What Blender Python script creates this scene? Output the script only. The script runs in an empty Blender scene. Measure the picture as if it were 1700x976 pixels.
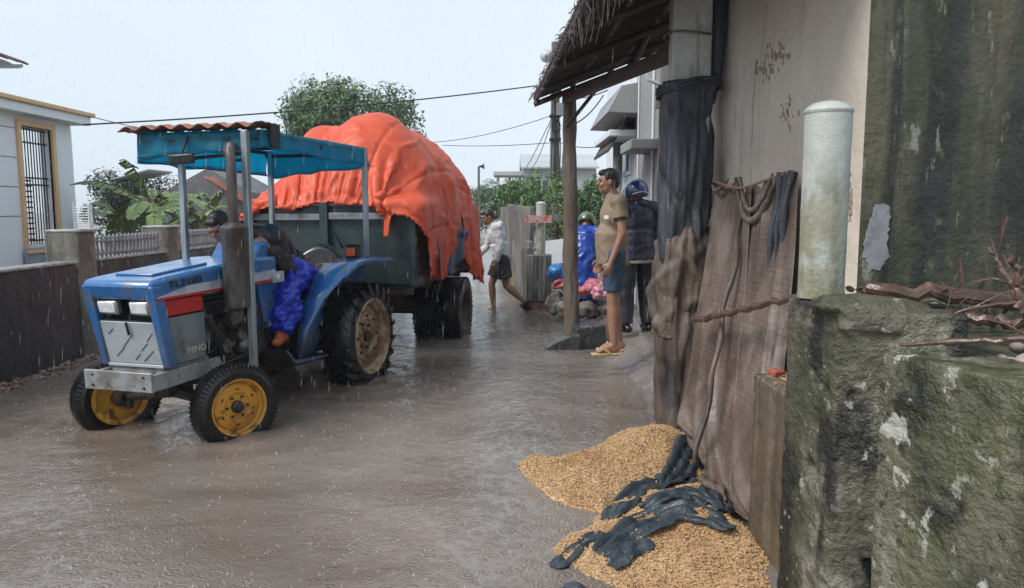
import bpy, bmesh, math, random
import numpy as np
from mathutils import Vector, Matrix, Euler, noise
random.seed(7); np.random.seed(7)
R = math.radians
S = bpy.context.scene
COL = S.collection
# ------------------------------------------------------------------ camera
F = 1250.0; TH = math.atan(138/1250); CH = 1.55
cam = bpy.data.objects.new('camera', bpy.data.cameras.new('camera')); COL.objects.link(cam)
cam.location = (0, 0, CH); cam.rotation_euler = (R(90)-TH, 0, 0)
cam.data.sensor_width = 36; cam.data.lens = F/1700*36
cam.data.clip_start = .05; cam.data.clip_end = 2000
S.camera = cam
# ------------------------------------------------------------------ world, sun, exposure
SUN_EL, SUN_AZ = R(48), R(-122)
w = bpy.data.worlds.new("World"); S.world = w; w.use_nodes = True
nt = w.node_tree; bg = nt.nodes['Background']
sky = nt.nodes.new('ShaderNodeTexSky'); sky.sky_type = 'NISHITA'; sky.sun_disc = False
sky.sun_elevation = SUN_EL; sky.sun_rotation = SUN_AZ; sky.dust_density = 4; sky.air_density = 1.0
mx = nt.nodes.new('ShaderNodeMix'); mx.data_type = 'RGBA'; mx.inputs[0].default_value = .90
nz = nt.nodes.new('ShaderNodeTexNoise'); nz.inputs['Scale'].default_value = 1.6; nz.inputs['Detail'].default_value = 4
cr = nt.nodes.new('ShaderNodeValToRGB')
cr.color_ramp.elements[0].position = .3; cr.color_ramp.elements[0].color = (6.1, 7.1, 8.1, 1)
cr.color_ramp.elements[1].position = .72; cr.color_ramp.elements[1].color = (7.3, 8.1, 8.9, 1)
nt.links.new(nz.outputs['Fac'], cr.inputs[0])
nt.links.new(sky.outputs[0], mx.inputs[6]); nt.links.new(cr.outputs[0], mx.inputs[7])
nt.links.new(mx.outputs[2], bg.inputs[0]); bg.inputs[1].default_value = .059
sl = bpy.data.lights.new('sun', 'SUN'); sl.energy = 1.5; sl.angle = R(25); sl.color = (1, .97, .92)
so = bpy.data.objects.new('sun', sl); COL.objects.link(so)
sd = Vector((math.sin(SUN_AZ)*math.cos(SUN_EL), math.cos(SUN_AZ)*math.cos(SUN_EL), math.sin(SUN_EL)))
so.rotation_euler = (sd).to_track_quat('Z', 'Y').to_euler()
S.view_settings.view_transform = 'Standard'; S.view_settings.look = 'None'
S.view_settings.gamma = 1; S.view_settings.use_curve_mapping = False
S.view_settings.exposure = 1.12
S.render.engine = 'CYCLES'
# ------------------------------------------------------------------ layout helpers (photo position -> world point)
def ray(px, py):
    x = (px-850)/F; u = (488-py)/F
    return Vector((x, math.cos(TH)+u*math.sin(TH), u*math.cos(TH)-math.sin(TH)))
def G(px, py, z=0.0):
    r = ray(px, py); t = (z-CH)/r.z; return Vector((r.x*t, r.y*t, z))
def A(px, py, Y):
    r = ray(px, py); t = Y/r.y; return Vector((r.x*t, Y, CH+r.z*t))
def AX(px, py, X):
    r = ray(px, py); t = X/r.x; return Vector((X, r.y*t, CH+r.z*t))
# ------------------------------------------------------------------ materials
MC = {}
def M(name, base, rough=.6, metal=0, layers=(), bump=None, spec=.5, coat=0, sheen=0, trans=0, emit=None, rl=None, alpha=None):
    if name in MC: return MC[name]
    m = bpy.data.materials.new(name); m.use_nodes = True; MC[name] = m
    n = m.node_tree.nodes; L = m.node_tree.links
    b = n['Principled BSDF']
    b.inputs['Roughness'].default_value = rough; b.inputs['Metallic'].default_value = metal
    b.inputs['Specular IOR Level'].default_value = spec
    b.inputs['Coat Weight'].default_value = coat; b.inputs['Coat Roughness'].default_value = .12
    b.inputs['Sheen Weight'].default_value = sheen
    b.inputs['Transmission Weight'].default_value = trans
    if alpha is not None: b.inputs['Alpha'].default_value = alpha
    if emit: b.inputs['Emission Color'].default_value = (*emit[:3], 1); b.inputs['Emission Strength'].default_value = emit[3]
    tc = n.new('ShaderNodeTexCoord')
    def noi(sc, det=5, ro=.6, dist=0, off=(0, 0, 0)):
        mp = n.new('ShaderNodeMapping'); mp.inputs['Scale'].default_value = sc if hasattr(sc, '__len__') else (sc, sc, sc)
        mp.inputs['Location'].default_value = off
        L.new(tc.outputs['Object'], mp.inputs[0])
        t = n.new('ShaderNodeTexNoise'); t.inputs['Scale'].default_value = 1; t.inputs['Detail'].default_value = det
        t.inputs['Roughness'].default_value = ro; t.inputs['Distortion'].default_value = dist
        L.new(mp.outputs[0], t.inputs['Vector']); return t.outputs['Fac']
    cur = None
    col0 = (*base, 1)
    for k, ly in enumerate(layers):
        c, sc, lo, hi, amt = ly[:5]; zr = ly[5] if len(ly) > 5 else None
        f = noi(sc, off=(k*3.1, k*1.7, k*5.3))
        mr = n.new('ShaderNodeMapRange'); mr.inputs[1].default_value = lo; mr.inputs[2].default_value = hi
        mr.inputs[3].default_value = 0; mr.inputs[4].default_value = amt; mr.interpolation_type = 'SMOOTHSTEP'
        L.new(f, mr.inputs[0]); fac = mr.outputs[0]
        if zr:   # stain limited to a band of the object: (axis, a, b) fades from 1 at a to 0 at b
            ax, a_, b_ = zr
            sp = n.new('ShaderNodeSeparateXYZ'); L.new(tc.outputs['Object'], sp.inputs[0])
            ad = n.new('ShaderNodeMath'); ad.operation = 'MULTIPLY_ADD'; ad.inputs[1].default_value = .5*abs(b_-a_); 
            L.new(f, ad.inputs[0]); L.new(sp.outputs[ax], ad.inputs[2])
            m2 = n.new('ShaderNodeMapRange'); m2.inputs[1].default_value = a_+.25*abs(b_-a_); m2.inputs[2].default_value = b_+.25*abs(b_-a_)
            m2.inputs[3].default_value = 1; m2.inputs[4].default_value = 0; L.new(ad.outputs[0], m2.inputs[0])
            mu = n.new('ShaderNodeMath'); mu.operation = 'MULTIPLY'; L.new(fac, mu.inputs[0]); L.new(m2.outputs[0], mu.inputs[1]); fac = mu.outputs[0]
        x = n.new('ShaderNodeMix'); x.data_type = 'RGBA'
        L.new(fac, x.inputs[0])
        if cur is None: x.inputs[6].default_value = col0
        else: L.new(cur, x.inputs[6])
        x.inputs[7].default_value = (*c, 1); cur = x.outputs[2]
    if cur is None: b.inputs['Base Color'].default_value = col0
    else: L.new(cur, b.inputs['Base Color'])
    if rl:   # roughness variation (scale, rough_a, rough_b)
        mr = n.new('ShaderNodeMapRange'); mr.inputs[1].default_value = .38; mr.inputs[2].default_value = .62
        mr.inputs[3].default_value = rl[1]; mr.inputs[4].default_value = rl[2]
        L.new(noi(rl[0], off=(9, 9, 9)), mr.inputs[0]); L.new(mr.outputs[0], b.inputs['Roughness'])
    if bump:
        last = None
        for (sc, dist) in bump:
            bn = n.new('ShaderNodeBump'); bn.inputs['Strength'].default_value = 1; bn.inputs['Distance'].default_value = dist
            L.new(noi(sc, det=4), bn.inputs['Height'])
            if last: L.new(last, bn.inputs['Normal'])
            last = bn.outputs[0]
        L.new(last, b.inputs['Normal'])
    return m
# ------------------------------------------------------------------ mesh helpers
def rotm(rx=0, ry=0, rz=0): return Euler((R(rx), R(ry), R(rz))).to_matrix()
class MB:
    def __init__(s): s.v = []; s.f = []; s.mi = []; s.cur = 0
    def add(s, vs, fs):
        o = len(s.v); s.v += [tuple(v) for v in vs]
        for f in fs: s.f.append(tuple(i+o for i in f)); s.mi.append(s.cur)
        return s
    def box(s, c, d, rot=None, taper=1.0):
        c = Vector(c); vs = []
        for z in (-1, 1):
            t = taper if z > 0 else 1
            for x, y in ((-1, -1), (1, -1), (1, 1), (-1, 1)):
                p = Vector((x*d[0]/2*t, y*d[1]/2*t, z*d[2]/2))
                if rot: p = rot @ p
                vs.append(c+p)
        return s.add(vs, [(3, 2, 1, 0), (4, 5, 6, 7), (0, 1, 5, 4), (1, 2, 6, 5), (2, 3, 7, 6), (3, 0, 4, 7)])
    def span(s, a, b):
        return s.box([(a[i]+b[i])/2 for i in range(3)], [abs(b[i]-a[i]) for i in range(3)])
    def tube(s, pts, r, n=8, caps=True):
        pts = [Vector(p) for p in pts]; k = len(pts)
        rs = r if hasattr(r, '__len__') else [r]*k
        t0 = (pts[1]-pts[0]).normalized(); up = Vector((0, 0, 1)) if abs(t0.z) < .9 else Vector((1, 0, 0))
        u = t0.cross(up).normalized(); vs = []
        for i in range(k):
            t = (pts[min(i+1, k-1)]-pts[max(i-1, 0)]).normalized()
            u = (u-t*u.dot(t)).normalized(); w_ = t.cross(u)
            for j in range(n):
                a = 2*math.pi*j/n; vs.append(pts[i]+(u*math.cos(a)+w_*math.sin(a))*rs[i])
        fs = [(i*n+j, i*n+(j+1) % n, (i+1)*n+(j+1) % n, (i+1)*n+j) for i in range(k-1) for j in range(n)]
        if caps: fs += [tuple(range(n))[::-1], tuple((k-1)*n+j for j in range(n))]
        return s.add(vs, fs)
    def cyl(s, a, b, r0, r1=None, n=16): return s.tube([a, b], [r0, r0 if r1 is None else r1], n)
    def lathe(s, prof, c=(0, 0, 0), axis='z', n=32, closed=False, caps=False):
        # prof: (radius, height) ; axis direction
        vs = []; k = len(prof); c = Vector(c)
        for (r, h) in prof:
            for j in range(n):
                a = 2*math.pi*j/n; x, y = r*math.cos(a), r*math.sin(a)
                vs.append(c+Vector({'z': (x, y, h), 'y': (x, h, y), 'x': (h, x, y)}[axis]))
        rng = k if closed else k-1
        fs = [(i*n+j, i*n+(j+1) % n, ((i+1) % k)*n+(j+1) % n, ((i+1) % k)*n+j) for i in range(rng) for j in range(n)]
        if caps: fs += [tuple(range(n)), tuple((k-1)*n+j for j in range(n))]
        return s.add(vs, fs)
    def ell(s, c, r, rot=None, nu=16, nv=10):
        c = Vector(c); vs = []
        r = r if hasattr(r, '__len__') else (r, r, r)
        for i in range(1, nv):
            th = math.pi*i/nv
            for j in range(nu):
                a = 2*math.pi*j/nu
                p = Vector((r[0]*math.sin(th)*math.cos(a), r[1]*math.sin(th)*math.sin(a), r[2]*math.cos(th)))
                vs.append(c+(rot @ p if rot else p))
        top = len(vs); p = Vector((0, 0, r[2])); vs.append(c+(rot @ p if rot else p)); vs.append(c-(rot @ p if rot else p))
        fs = [(i*nu+j, (i+1)*nu+j, (i+1)*nu+(j+1) % nu, i*nu+(j+1) % nu) for i in range(nv-2) for j in range(nu)]
        fs += [(top, j, (j+1) % nu) for j in range(nu)] + [(top+1, (nv-2)*nu+(j+1) % nu, (nv-2)*nu+j) for j in range(nu)]
        return s.add(vs, fs)
    def cap(s, a, b, r0, r1, n=14):   # rounded tapered capsule
        a = Vector(a); b = Vector(b); d = b-a; L_ = d.length; t = d/L_ if L_ > 1e-6 else Vector((0, 0, 1))
        pts = []; rs = []
        for k in range(0, 5):
            ph = math.pi/2*(1-k/4); pts.append(a-t*r0*math.sin(ph)); rs.append(max(r0*math.cos(ph), 1e-4))
        for k in range(1, 6):
            pts.append(a+d*k/6); rs.append(r0+(r1-r0)*k/6)
        for k in range(0, 5):
            ph = math.pi/2*k/4; pts.append(b+t*r1*math.sin(ph)); rs.append(max(r1*math.cos(ph), 1e-4))
        return s.tube(pts, rs, n)
    def prism(s, poly, o, ux, uy, dz):   # polygon in plane (o, ux, uy) extruded by vector dz
        o = Vector(o); ux = Vector(ux); uy = Vector(uy); dz = Vector(dz); n = len(poly)
        vs = [o+ux*p[0]+uy*p[1] for p in poly]; vs += [v+dz for v in vs]
        return s.add(vs, [tuple(range(n))[::-1], tuple(range(n, 2*n))]+[(i, (i+1) % n, n+(i+1) % n, n+i) for i in range(n)])
    def grid(s, fn, nu, nv, keep=None):
        vs = [fn(i/(nu-1), j/(nv-1)) for i in range(nu) for j in range(nv)]
        fs = [(i*nv+j, (i+1)*nv+j, (i+1)*nv+j+1, i*nv+j+1) for i in range(nu-1) for j in range(nv-1) if keep is None or keep(i/(nu-1), j/(nv-1))]
        return s.add(vs, fs)
    def build(s, name, mat, parent=None, bevel=0, smooth=None, loc=None, seg=2, sub=0, solid=0, ang=35):
        me = bpy.data.meshes.new(name); me.from_pydata(s.v, [], s.f)
        mats = mat if isinstance(mat, (list, tuple)) else [mat]
        for m in mats: me.materials.append(m)
        if len(mats) > 1: me.polygons.foreach_set('material_index', s.mi)
        bm = bmesh.new(); bm.from_mesh(me); bmesh.ops.recalc_face_normals(bm, faces=bm.faces); bm.to_mesh(me); bm.free()
        o = bpy.data.objects.new(name, me); COL.objects.link(o)
        if loc: o.location = loc
        if parent is not None: o.parent = parent
        if bevel:
            b = o.modifiers.new('b', 'BEVEL'); b.width = bevel; b.segments = seg; b.limit_method = 'ANGLE'; b.angle_limit = R(40)
        if solid: d = o.modifiers.new('s', 'SOLIDIFY'); d.thickness = solid
        if sub: d = o.modifiers.new('u', 'SUBSURF'); d.levels = d.render_levels = sub
        if smooth is None: smooth = True
        if smooth:
            me.polygons.foreach_set('use_smooth', [True]*len(me.polygons))
            if ang < 180: me.set_sharp_from_angle(angle=R(ang))
        return o
def each(mb, name, mat, parent, **kw):
    """one object per connected piece"""
    par = list(range(len(mb.v)))
    def fd(a):
        while par[a] != a: par[a] = par[par[a]]; a = par[a]
        return a
    for f in mb.f:
        r = fd(f[0])
        for q in f[1:]: par[fd(q)] = r
    gr = {}
    for f in mb.f: gr.setdefault(fd(f[0]), []).append(f)
    out = []
    for fs in gr.values():
        ids = sorted({i for f in fs for i in f}); mp = {a: k for k, a in enumerate(ids)}
        m2 = MB(); m2.add([mb.v[i] for i in ids], [tuple(mp[i] for i in f) for f in fs]); out.append(m2.build(name, mat, parent, **kw))
    return out
def tag(o, label=None, cat=None, group=None, kind=None):
    if label: o['label'] = label
    if cat: o['category'] = cat
    if group: o['group'] = group
    if kind: o['kind'] = kind
    return o
def empty(name, loc, rz=0, label=None, cat=None, group=None):
    o = bpy.data.objects.new(name, None); COL.objects.link(o); o.location = loc; o.rotation_euler = (0, 0, rz); o.empty_display_size = .1
    return tag(o, label, cat, group)
def children(o): return [c for c in bpy.data.objects if c.parent == o]
def copy_tree(o, parent=None):
    ch = children(o); c = o.copy(); COL.objects.link(c); c.parent = parent
    for k in ch: copy_tree(k, c)
    return c
def fuse(mb, name, mat, parent, voxel=.01, smooth=3, disp=None, dfac=.5):
    """voxel-remesh overlapping closed shapes into ONE continuous surface"""
    o = mb.build('tmp', mat); 
    r = o.modifiers.new('r', 'REMESH'); r.mode = 'VOXEL'; r.voxel_size = voxel
    if smooth: q = o.modifiers.new('q', 'SMOOTH'); q.factor = dfac; q.iterations = smooth
    dg = bpy.context.evaluated_depsgraph_get(); dg.update()
    me = bpy.data.meshes.new_from_object(o.evaluated_get(dg)); me.name = name
    old = o.data; bpy.data.objects.remove(o); bpy.data.meshes.remove(old)
    if disp:
        k = len(me.vertices); co = np.empty(k*3); me.vertices.foreach_get('co', co); no = np.empty(k*3)
        me.vertices.foreach_get('normal', no); co = co.reshape(-1, 3); no = no.reshape(-1, 3)
        d = np.array([disp(Vector(c)) for c in co]); co = co+no*d[:, None]
        me.vertices.foreach_set('co', co.ravel())
    me.polygons.foreach_set('use_smooth', [True]*len(me.polygons))
    o = bpy.data.objects.new(name, me); COL.objects.link(o); o.parent = parent
    return o
def fold(sx=1, sy=1, sz=1, amp=.008, seed=0):
    def f(p):
        q = Vector((p.x*sx+seed, p.y*sy, p.z*sz)); v = noise.noise(q*9); v2 = noise.noise(q*20)
        return amp*(1-2.2*abs(v)) + amp*.4*v2
    return f
# ------------------------------------------------------------------ cloth (position based dynamics, numpy)
def cloth(P0, rest, pin, collide, shape=None, steps=150, iters=6, g=9.8, dt=1/60, damp=.985, bend=.12, fric=.5, wind=None):
    n, m = P0.shape[:2]; P = P0.reshape(-1, 3).astype(float).copy(); V = np.zeros_like(P)
    rx, ry = rest if rest is not None else (1, 1); G0 = None if shape is None else shape.reshape(-1, 3); idx = np.arange(n*m).reshape(n, m)
    wgt = np.where(pin.reshape(-1), 0., 1.)
    cons = []
    def addc(a, b, L_, k, colr):
        a = a.ravel(); b = b.ravel(); colr = colr.ravel()
        for q in np.unique(colr):
            s_ = colr == q
            ww = wgt[a[s_]]+wgt[b[s_]]; ok = ww > 0
            aa, bb = a[s_][ok], b[s_][ok]; ww = ww[ok]
            LL = L_ if G0 is None else np.sqrt(((G0[aa]-G0[bb])**2).sum(1))[:, None]
            cons.append((aa, bb, LL, (k*wgt[aa]/ww)[:, None], (k*wgt[bb]/ww)[:, None]))
    I, J = np.meshgrid(np.arange(n), np.arange(m), indexing='ij')
    addc(idx[:-1], idx[1:], rx, 1, I[:-1] % 2); addc(idx[:, :-1], idx[:, 1:], ry, 1, J[:, :-1] % 2)
    dg = math.hypot(rx, ry)
    addc(idx[:-1, :-1], idx[1:, 1:], dg, .6, I[:-1, :-1] % 2); addc(idx[:-1, 1:], idx[1:, :-1], dg, .6, I[:-1, :-1] % 2)
    addc(idx[:-2], idx[2:], 2*rx, bend, (I[:-2]//2) % 2); addc(idx[:, :-2], idx[:, 2:], 2*ry, bend, (J[:, :-2]//2) % 2)
    for st in range(steps):
        V[:, 2] -= g*dt
        if wind is not None: V += wind(P, st)*dt
        V *= damp; V *= wgt[:, None]
        Q = P+V*dt
        for it in range(iters):
            for a, b, L_, ka, kb in cons:
                d = Q[b]-Q[a]; l = np.sqrt((d*d).sum(1))[:, None]+1e-9
                c = d*((l-L_)/l); Q[a] += ka*c; Q[b] -= kb*c
            if it % 2 == 1 or it == iters-1:
                Q2 = collide(Q); hit = np.abs(Q2-Q).sum(1) > 1e-7; Q = np.where(wgt[:, None] > 0, Q2, P)
        V = (Q-P)/dt
        V[hit] *= (1-fric); P = Q
    return P.reshape(n, m, 3)
def upsample(P, k):
    n, m = P.shape[:2]
    def cub(P_, n_, k_):   # Catmull-Rom along axis 0
        t = np.linspace(0, n_-1, (n_-1)*k_+1); i = np.minimum(t.astype(int), n_-2); f = (t-i)[:, None, None]
        a, b, c, d = P_[np.maximum(i-1, 0)], P_[i], P_[i+1], P_[np.minimum(i+2, n_-1)]
        return .5*(2*b+(c-a)*f+(2*a-5*b+4*c-d)*f*f+(3*b-a-3*c+d)*f**3)
    return cub(cub(P, n, k).transpose(1, 0, 2), m, k).transpose(1, 0, 2)
def gnorm(P):
    du = np.gradient(P, axis=0); dv = np.gradient(P, axis=1); n_ = np.cross(du, dv); return n_/(np.linalg.norm(n_, axis=2, keepdims=True)+1e-9)
def cloth_obj(P, name, mat, parent=None, keep=None, sub=1, thick=.004):
    n, m = P.shape[:2]; mb = MB(); mb.v = [tuple(p) for p in P.reshape(-1, 3)]
    mb.f = [(i*m+j, (i+1)*m+j, (i+1)*m+j+1, i*m+j+1) for i in range(n-1) for j in range(m-1) if keep is None or keep(i/(n-1), j/(m-1))]
    mb.mi = [0]*len(mb.f)
    me = bpy.data.meshes.new(name); me.from_pydata(mb.v, [], mb.f); me.materials.append(mat)
    bm = bmesh.new(); bm.from_mesh(me)
    bmesh.ops.delete(bm, geom=[v for v in bm.verts if not v.link_faces], context='VERTS'); bm.to_mesh(me); bm.free()
    me.polygons.foreach_set('use_smooth', [True]*len(me.polygons))
    o = bpy.data.objects.new(name, me); COL.objects.link(o); o.parent = parent
    if sub: d = o.modifiers.new('u', 'SUBSURF'); d.levels = d.render_levels = sub
    d = o.modifiers.new('s', 'SOLIDIFY'); d.thickness = thick
    return o
# ------------------------------------------------------------------ ground, water
m_mud = M('wet_ground', (.15, .115, .085), .35, layers=[((.22, .19, .16), 1.3, .4, .6, .7), ((.07, .055, .04), 5, .5, .7, .6), ((.26, .24, .21), .6, .45, .6, .6)],
          rl=(2.2, .06, .45), bump=[(14, .012), (60, .004)])
# flood water: rain-pocked brown surface
def water_mat(nm='flood_water', ca=(.125, .094, .074, 1), cb=(.235, .204, .182, 1), gain=.33):
    m = bpy.data.materials.new(nm); m.use_nodes = True; n = m.node_tree.nodes; L = m.node_tree.links
    b = n['Principled BSDF']; b.inputs['Roughness'].default_value = .03; b.inputs['IOR'].default_value = 1.33
    b.inputs['Specular IOR Level'].default_value = 1.0
    tc = n.new('ShaderNodeTexCoord')
    def mp(sc, rz=0, off=(0, 0, 0)):
        q = n.new('ShaderNodeMapping'); q.inputs['Scale'].default_value = sc; q.inputs['Rotation'].default_value = (0, 0, R(rz)); q.inputs['Location'].default_value = off
        L.new(tc.outputs['Object'], q.inputs[0]); return q.outputs[0]
    def noi(sc, det=4, rz=0, dist=0, ro=.55):
        t = n.new('ShaderNodeTexNoise'); t.inputs['Scale'].default_value = 1; t.inputs['Detail'].default_value = det; t.inputs['Distortion'].default_value = dist
        t.inputs['Roughness'].default_value = ro
        L.new(mp(sc, rz), t.inputs['Vector']); return t.outputs['Fac']
    # colour: silt clouds
    r1 = n.new('ShaderNodeValToRGB'); e = r1.color_ramp.elements
    e[0].position = .36; e[0].color = ca; e[1].position = .66; e[1].color = cb
    L.new(noi((.55, .8, 1), 6, 20, .6), r1.inputs[0]); L.new(r1.outputs[0], b.inputs['Base Color'])
    def math_(op, a, b_=None, v=None):
        q = n.new('ShaderNodeMath'); q.operation = op; L.new(a, q.inputs[0])
        if b_ is not None: L.new(b_, q.inputs[1])
        if v is not None: q.inputs[1].default_value = v
        return q.outputs[0]
    hs = [math_('MULTIPLY', noi((3.0, 4.2, 1), 3, 12, .5), v=.046), math_('MULTIPLY', noi((11, 14, 1), 3, -30, .5), v=.015), math_('MULTIPLY', noi((40, 46, 1), 3), v=.0024)]
    # drop rings
    for k, (s_, amp, frq) in enumerate([(7, .0044, 34), (13, .0034, 24), (23, .0020, 18)]):
        v = n.new('ShaderNodeTexVoronoi'); v.inputs['Scale'].default_value = s_; v.inputs['Randomness'].default_value = 1; v.voronoi_dimensions = '2D'
        L.new(mp((1, 1, 1), 0, (k*3.3, k*1.9, 0)), v.inputs['Vector'])
        sep = n.new('ShaderNodeSeparateColor'); L.new(v.outputs['Color'], sep.inputs[0])
        ph = math_('MULTIPLY', sep.outputs[0], v=6.28)
        fr = math_('MULTIPLY', v.outputs['Distance'], v=frq); a_ = math_('ADD', fr, ph); sn = math_('SINE', a_)
        fall = n.new('ShaderNodeMapRange'); fall.inputs[1].default_value = .08; fall.inputs[2].default_value = .5; fall.inputs[3].default_value = 1; fall.inputs[4].default_value = 0
        L.new(v.outputs['Distance'], fall.inputs[0]); q = math_('MULTIPLY', sn, fall.outputs[0]); hs.append(math_('MULTIPLY', q, v=amp))
    tot = hs[0]
    for h_ in hs[1:]: tot = math_('ADD', tot, h_)
    bn = n.new('ShaderNodeBump'); bn.inputs['Strength'].default_value = 1; bn.inputs['Distance'].default_value = gain
    L.new(tot, bn.inputs['Height']); L.new(bn.outputs[0], b.inputs['Normal'])
    return m
GM = water_mat('wet_apron', (.125, .10, .084, 1), (.23, .205, .185, 1), .28)
def shore(Y):   # right-hand edge of the flooded street
    return .26+.05*Y+.18*math.sin(Y*1.1+.6)-(.06*(Y-9) if Y > 9 else 0)
def terr(x, y):
    n_ = noise.noise(Vector((x*.9, y*.9, 3)))*.03+noise.noise(Vector((x*3, y*3, 1)))*.012
    if y > 34: return .05+n_
    b = shore(min(max(y, 2), 20)); s_ = max(0, min(1, (x-b+.10)/(1.15)))
    s_ = s_*s_*(3-2*s_); hi = .04+.17*max(0, min(1, (y-4.8)/1.4)) if y < 9.5 else .21
    z = -.11+s_*(hi+.11)
    if x < -4.6: z = .05+.3*max(0, min(1, (-4.6-x)/2))
    return z+n_*(.3+.7*s_)
xs = [-300, -120, -60, -35, -24, -18, -14, -11, -8.5, -6.5, -5.2, -4.7, -4.5, -4, -3, -2, -1.2, -.7]+[-.5+.06*i for i in range(60)]+[3.2, 3.6, 4.2, 5, 7, 10, 15, 25, 40, 80, 300]
ys = [-12, -6, -2, 0, 1, 1.8]+[2.2+.08*i for i in range(110)]+[11.2+.35*i for i in range(24)]+[20, 22, 25, 28, 31, 33, 35, 38, 42, 50, 65, 90, 140, 250, 500]
mb = MB(); mb.v = [(x, y, terr(x, y)) for x in xs for y in ys]; k = len(ys)
mb.f = [(i*k+j, (i+1)*k+j, (i+1)*k+j+1, i*k+j+1) for i in range(len(xs)-1) for j in range(k-1)]; mb.mi = [0]*len(mb.f)
for fi, f in enumerate(mb.f):
    c_ = mb.v[f[0]]; mb.mi[fi] = 1 if (-4.6 < c_[0] < 3 and 1 < c_[1] < 12) else 0
tag(mb.build('ground', [m_mud, GM], ang=180), 'muddy wet earth and concrete apron under the flood', 'ground', kind='structure')
m_water = water_mat()
mb = MB()
wx = [-4.62+.055*i for i in range(112)]; wy = [.5, 1.5, 2.2]+[2.6+.055*i for i in range(130)]+[9.8+.3*i for i in range(20)]+[17, 19, 22, 26, 30, 33.5]
def wz(x, y):
    q = noise.noise(Vector((x*1.6, y*2.2, 0)))*.006+noise.noise(Vector((x*5, y*6.5, 7)))*.0028
    for cx, cy in ((-1.9, 5.2), (-2.85, 5.5), (-1.38, 6.9), (-.55, 11.7), (-.65, 9.3)):   # wakes round the wheels and the wader
        d = math.hypot(x-cx, y-cy)
        if d < 1.3: q += .014*math.exp(-d*1.8)*math.sin(d*22)
    return q
mb.v = [(x, y, wz(x, y)) for x in wx for y in wy]; k = len(wy)
mb.f = [(i*k+j, (i+1)*k+j, (i+1)*k+j+1, i*k+j+1) for i in range(len(wx)-1) for j in range(k-1)]; mb.mi = [0]*len(mb.f)
tag(mb.build('water', m_water, ang=180), 'brown flood water covering the street, pocked by rain', 'water', kind='structure')

# ------------------------------------------------------------------ left side: walls, posts, railings
m_dark = M('wet_black_wall', (.035, .036, .042), .45, layers=[((.02, .02, .024), (8, 8, .8), .45, .6, .8), ((.11, .10, .09), (3, 3, .7), .56, .74, .6), ((.16, .14, .12), (2, 2, 2), .62, .7, .7, (2, 1.1, .75))],
           rl=(3, .2, .6), bump=[(12, .01), ((30, 30, 5), .004)])
m_conc = M('old_concrete', (.20, .18, .15), .7, layers=[((.09, .085, .07), (5, 5, 2), .42, .62, .85), ((.30, .28, .25), 9, .55, .7, .5), ((.05, .055, .04), (9, 9, 1.2), .5, .7, .7)], rl=(4, .3, .8), bump=[(10, .015), (50, .005)])
m_wet = M('wet_edge', (.33, .33, .33), .2, layers=[((.15, .15, .14), 8, .45, .6, .6)], bump=[(20, .01)])
WX = -4.55
def rwall(y0, y1, label):
    t = empty('garden_wall', (WX-.1, (y0+y1)/2, 0), 0, label, 'wall', 'wall panels along the left roadside')
    d = (y1-y0)/2
    MB().span((-.09, -d, -.2), (.09, d, 1.0)).build('wall_panel', m_dark, t, bevel=.012)
    MB().span((-.11, -d, 1.0), (.11, d, 1.03)).build('coping', m_wet, t, bevel=.008)
    return t
def rpost(y, label, w_=.36):
    t = empty('gate_post', (WX-.17, y, 0), 0, label, 'post', 'concrete posts of the left roadside wall')
    b = MB().box((0, 0, .56), (w_, w_, 1.55), rotm(0, -1, 3)); b.build('post_shaft', m_conc, t, bevel=.025, seg=3)
    MB().box((0.01, 0, 1.34), (w_+.012, w_+.012, .035), rotm(0, -1, 3)).build('post_cap', m_wet, t, bevel=.012)
    return t
rwall(.3, 7.88, 'near black wet wall panel left of the tractor, in front of the first post')
rpost(8.08, 'weathered grey concrete post at the end of the black wall, behind the tractor bonnet')
rwall(8.28, 9.96, 'short dark wall panel between the two concrete posts')
rpost(10.16, 'farther concrete post in the left wall, seen behind the tractor roof leg')
rwall(10.36, 15.5, 'farthest dark wall panel, beyond the second concrete post')
rwall(15.5, 33, 'far end of the left wall, hidden behind the tractor and trailer')
m_rail = M('grey_baluster', (.22, .235, .25), .5, layers=[((.15, .15, .16), 9, .45, .65, .6)], bump=[(20, .004)])
def railing(y0, y1, label):
    t = empty('baluster_railing', (WX-.1, (y0+y1)/2, 1.03), 0, label, 'railing', 'railings on top of the left wall')
    d = (y1-y0)/2; MB().span((-.02, -d, .03), (.02, d, .055)).span((-.02, -d, .17), (.02, d, .19)).build('rail', m_rail, t)
    k = int((y1-y0)/.085)
    for i in range(k):
        y = -d+.04+i*(2*d-.08)/(k-1)
        MB().tube([(0, y, 0), (0, y, .06), (0, y, .12), (0, y, .2), (0, y, .225), (0, y, .26)], [.012, .02, .014, .016, .022, .003], 6).build('baluster', m_rail, t)
railing(8.32, 9.92, 'grey spiked baluster railing between the two concrete posts')
railing(10.4, 13.2, 'grey spiked baluster railing beyond the farther concrete post')
# litter washed against the wall foot
mb = MB()
for i in range(160):
    y = random.uniform(6.3, 9.2); x = WX+abs(random.gauss(.03, .13)); r = random.uniform(.012, .045)
    mb.ell((x, y, .0+random.uniform(-.01, .02)), (r, r*random.uniform(.5, 1), r*.5), rotm(random.uniform(-30, 30), 0, random.uniform(0, 180)), 6, 4)
tag(mb.build('washed_up_litter', M('litter', (.16, .07, .045), .5, layers=[((.30, .26, .22), 9, .45, .6, .8)]), ang=180), 'reddish leaf and brick litter washed against the foot of the black wall', 'litter', kind='stuff')

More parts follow.
